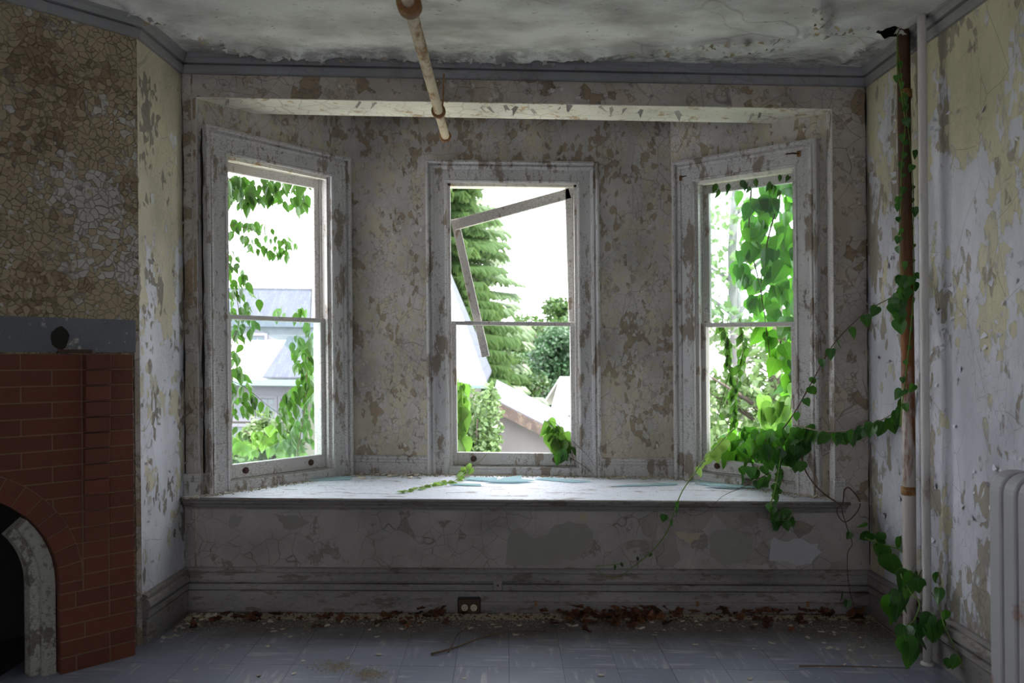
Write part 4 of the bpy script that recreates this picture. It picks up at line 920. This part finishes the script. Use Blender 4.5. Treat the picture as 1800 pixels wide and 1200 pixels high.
for px, py, s in ((1592, 520, .12), (1586, 540, .13), (1580, 560, .12), (1574, 548, .10), (1596, 505, .10), (1585, 575, .12), (1606, 500, .08), (1590, 498, .09), (1582, 530, .1), (1610, 690, .07), (1590, 700, .09), (1598, 520, .1)): put_leaf(v, 'leaf_in', at(px - 4, py - 14, 3.70), s * .72, Vector((-.4, -1, .1)), None, .55)
# centre window sprigs
v = vine(BC.hit(1000, 815, .0), 'bright green leafy sprig growing in at centre window corner')
strand(v, [BC.hit(x, y, b) for x, y, b in [(1005, 815, -.12), (998, 780, -.10), (985, 752, -.08), (968, 740, -.06), (958, 746, -.05)]], .003, 'stem_green')
strand(v, [BC.hit(x, y, b) for x, y, b in [(1003, 805, -.02), (1012, 810, .03), (1030, 822, .06), (1045, 835, .07)]], .0022, 'stem_brown')
strand(v, [BC.hit(x, y, b) for x, y, b in [(1006, 775, -.02), (1020, 788, .04), (1035, 803, .06), (1050, 828, .06)]], .0018, 'stem_brown')
clump(v, 'leaf_light', BC, [(958, 738), (975, 738), (1004, 752), (1006, 800), (990, 808), (966, 780)], 34, (.07, .12), (-.14, -.03))
for px, py in ((984, 792), (990, 800), (978, 798)): put_leaf(v, 'leaf_in', BC.hit(px, py, .01), .09, FACE)
v = vine(benchpt(760, 855), 'pale young creeper sprig lying across the window seat')
SPRIG = [BC.hit(855, 798, .02), BC.hit(838, 815, .05), BC.hit(820, 826, .08)] + [benchpt(x, y) + Vector((0, 0, .012)) for x, y in ((800, 848), (775, 852), (750, 857), (725, 863), (705, 868))]
strand(v, SPRIG, .0026, 'stem_grey', 'leaf_sprig', .026, (.03, .05), .25, Vector((0, -.5, 1)), .4, 1.0, lambda f: Vector((rv.gauss(0, .7), rv.gauss(-.3, .5), .1)))
for px, py in ((815, 820), (822, 816), (812, 827), (828, 822)): put_leaf(v, 'leaf_sprig', BC.hit(px, py, .08), .05, FACE)
v = vine(BC.hit(815, 800, -.3), 'tall leafy shoot standing outside centre window at its lower corner')
strand(v, [BC.hit(x, y, -.3) for x, y in ((806, 830), (808, 760), (812, 700), (806, 660))], .004, 'stem_green', 'leaf_light', .028, (.08, .13), .05)
# left window vines
G = BLf.hit
v = vine(G(470, 300, -.4), 'leafy branch hanging across the top of left window', 'creepers outside left window')
strand(v, [G(x, y, -.4) for x, y in ((380, 300), (420, 322), (470, 330), (520, 335), (560, 325))], .004, 'stem')
clump(v, 'leaf_small', BLf, [(392, 305), (545, 312), (545, 352), (520, 368), (490, 352), (440, 350), (425, 372), (400, 350)], 120, (.05, .10), (-.5, -.3))
strand(v, [G(x, y, -.4) for x, y in ((395, 395), (430, 400), (470, 412), (500, 425), (525, 428))], .003, 'stem')
clump(v, 'leaf_small', BLf, [(400, 385), (440, 378), (475, 390), (525, 425), (520, 440), (485, 455), (445, 432), (405, 415)], 70, (.04, .075), (-.5, -.3))
v = vine(G(405, 790, -.2), 'creeper running up the near side of left window')
strand(v, [G(x, y, b) for x, y, b in ((402, 800, -.25), (410, 700, -.22), (405, 620, -.2), (420, 560, -.18), (412, 500, -.2), (404, 430, -.25))], .0035, 'stem')
clump(v, 'leaf_small', BLf, [(400, 425), (425, 460), (440, 500), (468, 520), (440, 545), (455, 560), (430, 600), (432, 650), (450, 700), (425, 740), (440, 770), (402, 770)], 130, (.04, .08), (-.3, -.14))
strand(v, [G(x, y, b) for x, y, b in ((390, 650, .03), (398, 665, -.1), (430, 680, -.2), (470, 712, -.25), (495, 730, -.3))], .0022, 'stem_brown', 'leaf_small', .08, (.05, .08), .3)
v = vine(G(530, 800, -.3), 'thick creeper filling the far lower corner of left window', 'creepers outside left window')
strand(v, [G(x, y, -.3) for x, y in ((520, 810), (535, 720), (540, 640), (545, 560), (548, 500))], .004, 'stem')
clump(v, 'leaf_small', BLf, [(505, 590), (545, 560), (556, 570), (556, 790), (500, 790), (480, 770), (495, 700), (525, 660)], 190, (.045, .09), (-.5, -.2))
clump(v, 'leaf_light', BLf, [(400, 790), (400, 770), (440, 765), (480, 740), (495, 760), (545, 780), (545, 800)], 70, (.05, .09), (-.9, -.5))
clump(v, 'leaf_small', BLf, [(480, 545), (520, 535), (548, 540), (548, 548), (490, 552)], 12, (.07, .12), (-1.2, -.8))
v = vine(G(568, 640, -.02), 'single hair-thin tendril curling from the left window jamb')
strand(v, [G(x, y, b) for x, y, b in ((560, 640, -.03), (570, 636, -.01), (580, 640, .01), (585, 652, .01), (580, 660, .01))], .0012, 'stem_green')
# ------------------------------------------------------------------ the world outside
GZ = -4.2
M['grass'] = plain('dry_pale_yard', (.34, .34, .27), .9, .2, .6)
tag(MB().wbox(-70, 70, 5.5, 110, GZ - .2, GZ).build('ground', M['grass']), kind='structure')
M['needle'] = leafmat('spruce_needles', (.050, .095, .032), (.080, .13, .045), .35, (.13, .21, .06)); M['tree1'] = leafmat('tree_foliage', (.034, .075, .018), (.055, .10, .024), .35, (.09, .165, .04)); M['tree2'] = leafmat('dark_tree_foliage', (.025, .065, .03), (.035, .08, .035), .3, (.06, .13, .05)); M['tree3'] = leafmat('pale_tree_foliage', (.06, .11, .03), (.09, .14, .045), .35, (.15, .24, .08))
M['bark'] = plain('tree_bark', (.05, .04, .033), .9, .4); M['palebark'] = plain('pale_bark', (.12, .115, .115), .9, .3)
ro = random.Random(8)
def leafquad(mb, p, s, el=1.0):
    n = Vector((ro.gauss(0, 1), ro.gauss(0, 1), ro.gauss(.5, 1))).normalized(); t = n.orthogonal().normalized(); t.rotate(Matrix.Rotation(ro.random() * 6.28, 3, n)); b = n.cross(t); k = len(mb.v)
    mb.v += [p - t * s * .5 * el, p + b * s * .32 - n * s * .05, p + t * s * .5 * el, p - b * s * .32 - n * s * .05]; mb.f.append([k, k + 1, k + 2, k + 3])
def cloud(mb, c, rad, n, s):
    for _ in range(n):
        d = Vector((ro.gauss(0, 1), ro.gauss(0, 1), ro.gauss(0, 1))).normalized() * (ro.random() ** .35)
        p = c + Vector((d.x * rad[0], d.y * rad[1], d.z * rad[2])); leafquad(mb, p, s * ro.uniform(.6, 1.3))
def tree(name, label, X, Y, ztop, w_, mat, n=5200, s=.20, lumps=16, zlow=-1.5, group='trees beyond the windows', bark='bark', cat='tree'):
    e = empty(name, (X, Y, GZ), label, cat, group)
    tr = [Vector((X + .15 * math.sin(k), Y, GZ + (ztop - GZ) * .85 * k / 6)) for k in range(7)]
    mb = MB().tube(tr, [.04 * w_ + .16 * (1 - k / 6) for k in range(7)], 8)
    for k in range(9):
        z = zlow + (ztop - zlow) * (.1 + .7 * ro.random()); t = ro.random() * 6.28; L = w_ * ro.uniform(.5, .95); b = Vector((X, Y, z - .3))
        mb.tube([b, b + Vector((math.cos(t) * L * .5, math.sin(t) * L * .5, L * .35)), b + Vector((math.cos(t) * L, math.sin(t) * L, L * .6))], [.07, .045, .015], 5)
    mb.build('trunk', M[bark], e, smooth=True)
    mb = MB()
    for _ in range(lumps):
        d = Vector((ro.uniform(-1, 1), ro.uniform(-1, 1), ro.uniform(-1, 1)))
        zc = (ztop + zlow) / 2 + d.z * (ztop - zlow) * .42; sh = math.sqrt(max(.15, 1 - d.z * d.z * .8)); r = w_ * ro.uniform(.26, .42)
        cloud(mb, Vector((X + d.x * w_ * .7 * sh, Y + d.y * w_ * .7 * sh, zc)), (r, r, r * .75), n // lumps, s)
    tag(mb.build('crown', M[mat], e), kind='stuff'); return e
# spruce
SX, SY = -2.67, 32.0
e = empty('spruce_tree', (SX, SY, GZ), 'tall light green spruce filling the upper half of centre window', 'tree', 'trees beyond the windows')
MB().tube([(SX, SY, GZ), (SX, SY, 5), (SX, SY, 16.5)], [.35, .22, .03], 8).build('trunk', M['bark'], e)
mb = MB(); z = -2.6
while z < 16.2:
    R_ = 4.6 * (1 - (z + 2.6) / 19.4) + .2
    for _ in range(13):
        t = ro.random() * 6.28; L = R_ * ro.uniform(.5, 1.15); m = int(8 + L * 7); dz = ro.uniform(-.28, .28)
        for k in range(m):
            f = (k + ro.random()) / m; rr = L * f; p = Vector((SX + math.cos(t) * rr, SY + math.sin(t) * rr, z + dz - .30 * rr + .13 * rr * rr / max(L, .5)))
            sd = Vector((-math.sin(t), math.cos(t), 0)); 
            for sgn in (-1, 1):
                tip = p + sd * sgn * (.55 * (1 - f * .7)) + Vector((math.cos(t), math.sin(t), 0)) * .28 - Vector((0, 0, .20 + .20 * ro.random())); wv = Vector((math.cos(t), math.sin(t), 0)) * .10
                q = len(mb.v); mb.v += [p - wv, p + wv, tip + wv * .4, tip - wv * .4 - Vector((0, 0, .08))]; mb.f.append([q, q + 1, q + 2, q + 3])
    z += .31
tag(mb.build('branches', M['needle'], e), kind='stuff')
tree('dense_tree', 'dark round-headed tree just right of the spruce', 2.9, 46, 2.8, 2.5, 'tree2', 10000, .26, 36, -2.5)
tree('dense_tree', 'mid-green bushy tree low behind the spruce in centre window', .75, 42, 1.0, 2.1, 'tree1', 9000, .20, 34, -3.0)
tree('dense_tree', 'hazy wide treeline crown farthest behind the spruce', 2.0, 62, 3.6, 4.2, 'tree1', 10000, .45, 36, -2.5)
tree('dense_tree', 'pale leafy tree behind the dark tree at edge of centre window', 4.9, 56, 5.0, 3.6, 'tree1', 10000, .38, 36, -2.5)
tree('leafy_tree', 'small airy tree standing high beyond centre window right jamb', 4.6, 40, 5.2, 1.5, 'tree3', 900, .3, lumps=8, zlow=2.6)
tree('leafy_tree', 'sunlit pale tree straight behind the right window', 5.4, 15.5, 3.6, 2.3, 'tree3', 3400, .20, zlow=-2.5)
tree('leafy_tree', 'tall sparse grey-limbed tree at far side of right window', 6.2, 21, 7.5, 2.4, 'tree3', 1500, .22, zlow=-1, bark='palebark')
tree('leafy_tree', 'mid-green tree low behind the right window vine', 4.6, 12.5, .4, 1.4, 'tree1', 3000, .16, zlow=-3)
tree('leafy_tree', 'broad tree beyond the right window outer edge', 9.5, 22, 5.5, 3.4, 'tree1', 4200, .26, zlow=-2)
tree('leafy_tree', 'distant tree rising behind the mansard house roof', -13.5, 40, 3.2, 4.0, 'tree2', 3800, .4, zlow=-3)
# bushes near the centre window
def bush(name, label, c, rad, n, s, mat):
    e = empty(name, (c[0], c[1], GZ), label, 'bush', 'bushes below the windows'); mb = MB()
    for k in range(8): t = k * .8; mb.tube([(c[0], c[1], GZ), (c[0] + math.cos(t) * rad[0] * .3, c[1] + math.sin(t) * rad[1] * .3, c[2]), (c[0] + math.cos(t) * rad[0] * .7, c[1] + math.sin(t) * rad[1] * .7, c[2] + rad[2] * .5)], [.05, .03, .01], 5)
    mb.build('stems', M['bark'], e); mb = MB()
    for _ in range(12):
        d = Vector((ro.uniform(-1, 1), ro.uniform(-1, 1), ro.uniform(-1, 1))) * .62; cloud(mb, Vector((c[0] + d.x * rad[0], c[1] + d.y * rad[1], c[2] + d.z * rad[2])), tuple(x * .45 for x in rad), n // 12, s)
    tag(mb.build('foliage', M[mat], e), kind='stuff')
bush('climbing_bush', 'sunlit ivy bush covering the corner below the white roof', (-.32, 9.2, .18), (.36, .5, .85), 5600, .075, 'tree3')
bush('garden_bush', 'pale flowering bush at the foot of mansard house windows', (-4.9, 16.5, -.75), (.7, .6, .8), 2600, .14, 'tree3')
bush('garden_bush', 'low light green bush below the left window creepers', (-5.5, 15.5, -.95), (.7, .6, .6), 1800, .14, 'tree3')
bush('garden_bush', 'bright shrub low outside the right window sill', (2.75, 8.6, .25), (.5, .4, .45), 2400, .12, 'tree3')

# stucco outbuilding with shingle roof, gable towards us
M['stucco'] = plain('grey_stucco', (.12, .113, .113), .9, .12, 3); M['fascia'] = worn('rotten_fascia', (.09, .066, .05), (.03, .021, .018), .5, (1, 1, 1), 4)
def shingle(name, c1, c2, sc_=(1, 1, 1)):
    t = NT(name); P = t.coord('Object'); b = t.node('ShaderNodeTexBrick', {0: P, 1: (*c1, 1), 2: (*c2, 1), 3: (*[x * .6 for x in c1], 1), 4: 3.2, 5: .012}); t.set(b.inputs[0], t.coord('Object', (1, .7, 1), rot=(0, 0, PI / 2)))
    c = t.mix(t.noise(P, 1.3, 5), b.outputs[0], c2); return t.fin(c, .9, .1)
M['shingle'] = shingle('grey_shingles', (.05, .05, .06), (.08, .079, .09)); M['slate'] = shingle('slate_roof', (.038, .043, .058), (.06, .067, .085))
M['whiteroof'] = plain('pale_metal_roof', (.50, .50, .52), .6, .05, 2); M['housewall'] = plain('cream_house_wall', (.115, .105, .09), .9, .1, 2); M['housetrim'] = plain('grey_house_trim', (.10, .103, .12), .8, .1); M['darkpane'] = plain('dark_window_glass', (.03, .05, .06), .1, .3, 1, .5, 0); M['gutter'] = plain('green_copper_gutter', (.10, .16, .16), .6)
e = empty('outbuilding', (1.2, 17, GZ), 'grey stucco outbuilding with sloping shingled roof below centre window', 'building')
ax, az, y0, y1, sl, hw = -.20, .52, 14.0, 22.5, .50, 4.4
MB().prism([(ax, y0 + .25, GZ), (ax + hw, y0 + .25, GZ), (ax + hw, y0 + .25, az - sl * hw - .1), (ax, y0 + .25, az - .10)], Vector((0, y1 - y0 - .4, 0))).build('wall', M['stucco'], e)
for s in (1,):
    MB().prism([(ax, y0, az), (ax + s * (hw + .4), y0, az - sl * (hw + .4)), (ax + s * (hw + .4), y0, az - sl * (hw + .4) - .07), (ax, y0, az - .07)], Vector((0, y1 - y0, 0))).build('roof_slope', M['shingle'], e)
    MB().prism([(ax, y0 - .03, az - .02), (ax + s * (hw + .4), y0 - .03, az - sl * (hw + .4) - .02), (ax + s * (hw + .4), y0 - .03, az - sl * (hw + .4) - .22), (ax, y0 - .03, az - .22)], Vector((0, .06, 0))).build('fascia_board', M['fascia'], e)
e = empty('far_house', (3.6, 34, GZ), 'white-roofed low house beyond the shingled outbuilding', 'building')
MB().wbox(2.3, 8.5, 33, 38, GZ, -1.3).build('wall', M['housewall'], e)
MB().prism([(1.9, 32.6, -1.3), (8.9, 32.6, -1.3), (8.2, 35.5, .05), (2.5, 35.5, .05)], Vector((0, 0, .12))).build('roof_slope', M['whiteroof'], e); MB().prism([(1.9, 38.4, -1.3), (8.9, 38.4, -1.3), (8.2, 35.5, .05), (2.5, 35.5, .05)], Vector((0, 0, .12))).build('roof_slope', M['whiteroof'], e)
# white roofed wing at the left of the centre window
e = empty('white_roof_house', (-1.5, 14, GZ), 'house wing with dazzling white hipped roof left of the outbuilding', 'building')
MB().wbox(-2.4, -.5, 12.3, 17.5, GZ, .82).build('wall', M['housewall'], e)
MB().prism([(-2.6, 12.0, .86), (-.27, 12.0, .86), (-1.45, 14.9, 3.9), (-2.9, 14.9, 3.9)], Vector((0, 0.0, .05))).build('roof_slope', M['whiteroof'], e)
MB().prism([(-.27, 12.0, .86), (-.27, 17.8, .86), (-1.45, 14.9, 3.9)], Vector((0, 0, .05))).build('roof_end', M['slate'], e); MB().prism([(-2.6, 17.8, .86), (-.27, 17.8, .86), (-1.45, 14.9, 3.9), (-2.9, 14.9, 3.9)], Vector((0, 0, .05))).build('roof_slope', M['whiteroof'], e)
MB().tube([(-2.65, 11.95, .84), (-.25, 11.95, .84)], .05, 8).build('gutter', M['gutter'], e)
MB().prism([(-.98, 12.35, 1.2), (-.72, 12.35, 1.2), (-.72, 12.35, 1.42), (-.85, 12.35, 1.55), (-.98, 12.35, 1.42)], Vector((0, .6, 0))).build('dormer', M['housetrim'], e)
# mansard house seen through the left window
e = empty('mansard_house', (-6.5, 22, GZ), 'pale house with slate mansard, dormer and multi-paned windows beyond left window', 'building')
Y0 = 20.0; hx0, hx1 = -11.0, -3.2
MB().wbox(hx0, hx1, Y0, Y0 + 5.5, GZ, .55).build('wall', M['housewall'], e)
def pz(py, Y=Y0): return CAMZ - (py - CPY - .0112 * (470 - CPX)) / FPX * Y
def pxx(px, Y=Y0): return (px - CPX) / FPX * Y
MB().prism([(hx0 - .3, Y0 - .35, .52), (hx1 + .3, Y0 - .35, .52), (hx1 + .1, Y0 + 1.2, 1.55), (hx0 - .1, Y0 + 1.2, 1.55)], Vector((0, .1, .05))).build('porch_roof', M['whiteroof'], e)
MB().prism([(pxx(468), Y0 - .36, .60), (hx1 + .3, Y0 - .36, .60), (hx1 + .1, Y0 + 1.2, 1.63), (pxx(485), Y0 + 1.2, 1.63)], Vector((0, 0, .03))).build('roof_shade_sheet', M['slate'], e)  # slate-coloured sheet over the porch roof, painting its shaded right part
MB().wbox(hx0, hx1, Y0 + 1.2, Y0 + 5.4, .5, 1.9).build('upper_wall', M['housetrim'], e)
MB().prism([(hx0 - .1, Y0 + 1.1, 1.9), (hx1 + .1, Y0 + 1.1, 1.9), (hx1 - .5, Y0 + 2.4, 3.0), (hx0 + .5, Y0 + 2.4, 3.0)], Vector((0, .1, .0))).build('mansard_slope', M['slate'], e)
MB().wbox(hx0 + .4, hx1 - .4, Y0 + 2.35, Y0 + 5.2, 2.4, 3.02).build('roof_deck', M['slate'], e)
MB().wbox(hx0 - .35, hx1 + .35, Y0 - .42, Y0 - .30, .42, .56).build('gutter', M['gutter'], e)
MB().wbox(hx0, hx1, Y0 - .05, Y0 + .02, .12, .42).build('frieze', M['housetrim'], e)
def pwin(x0, x1, z0, z1, Y, nx, nz):
    f_ = MB().wbox(x0 - .08, x1 + .08, Y - .06, Y - .01, z0 - .08, z0).wbox(x0 - .08, x1 + .08, Y - .06, Y - .01, z1, z1 + .08).wbox(x0 - .08, x0, Y - .06, Y - .01, z0, z1).wbox(x1, x1 + .08, Y - .06, Y - .01, z0, z1).build('window', M['housetrim'], e)
    for i in range(nx):
        for j in range(nz):
            a0, a1 = x0 + (x1 - x0) * i / nx + .02, x0 + (x1 - x0) * (i + 1) / nx - .02; b0, b1 = z0 + (z1 - z0) * j / nz + .02, z0 + (z1 - z0) * (j + 1) / nz - .02
            MB().wbox(a0, a1, Y - .02, Y - .005, b0, b1).build('pane', M['darkpane'], f_)
    MB().wbox(x0, x1, Y - .018, Y - .012, z0, z1).build('muntins', M['housetrim'], f_)
for xa, xb in ((405, 436), (448, 482), (494, 526)):
    for ya, yb in ((735, 700), (790, 750)): pwin(pxx(xa), pxx(xb), pz(ya), pz(yb), Y0, 3, 3)
pwin(pxx(440, Y0 + 1.2), pxx(466, Y0 + 1.2), 1.2, 1.66, Y0 + 1.2, 2, 1)
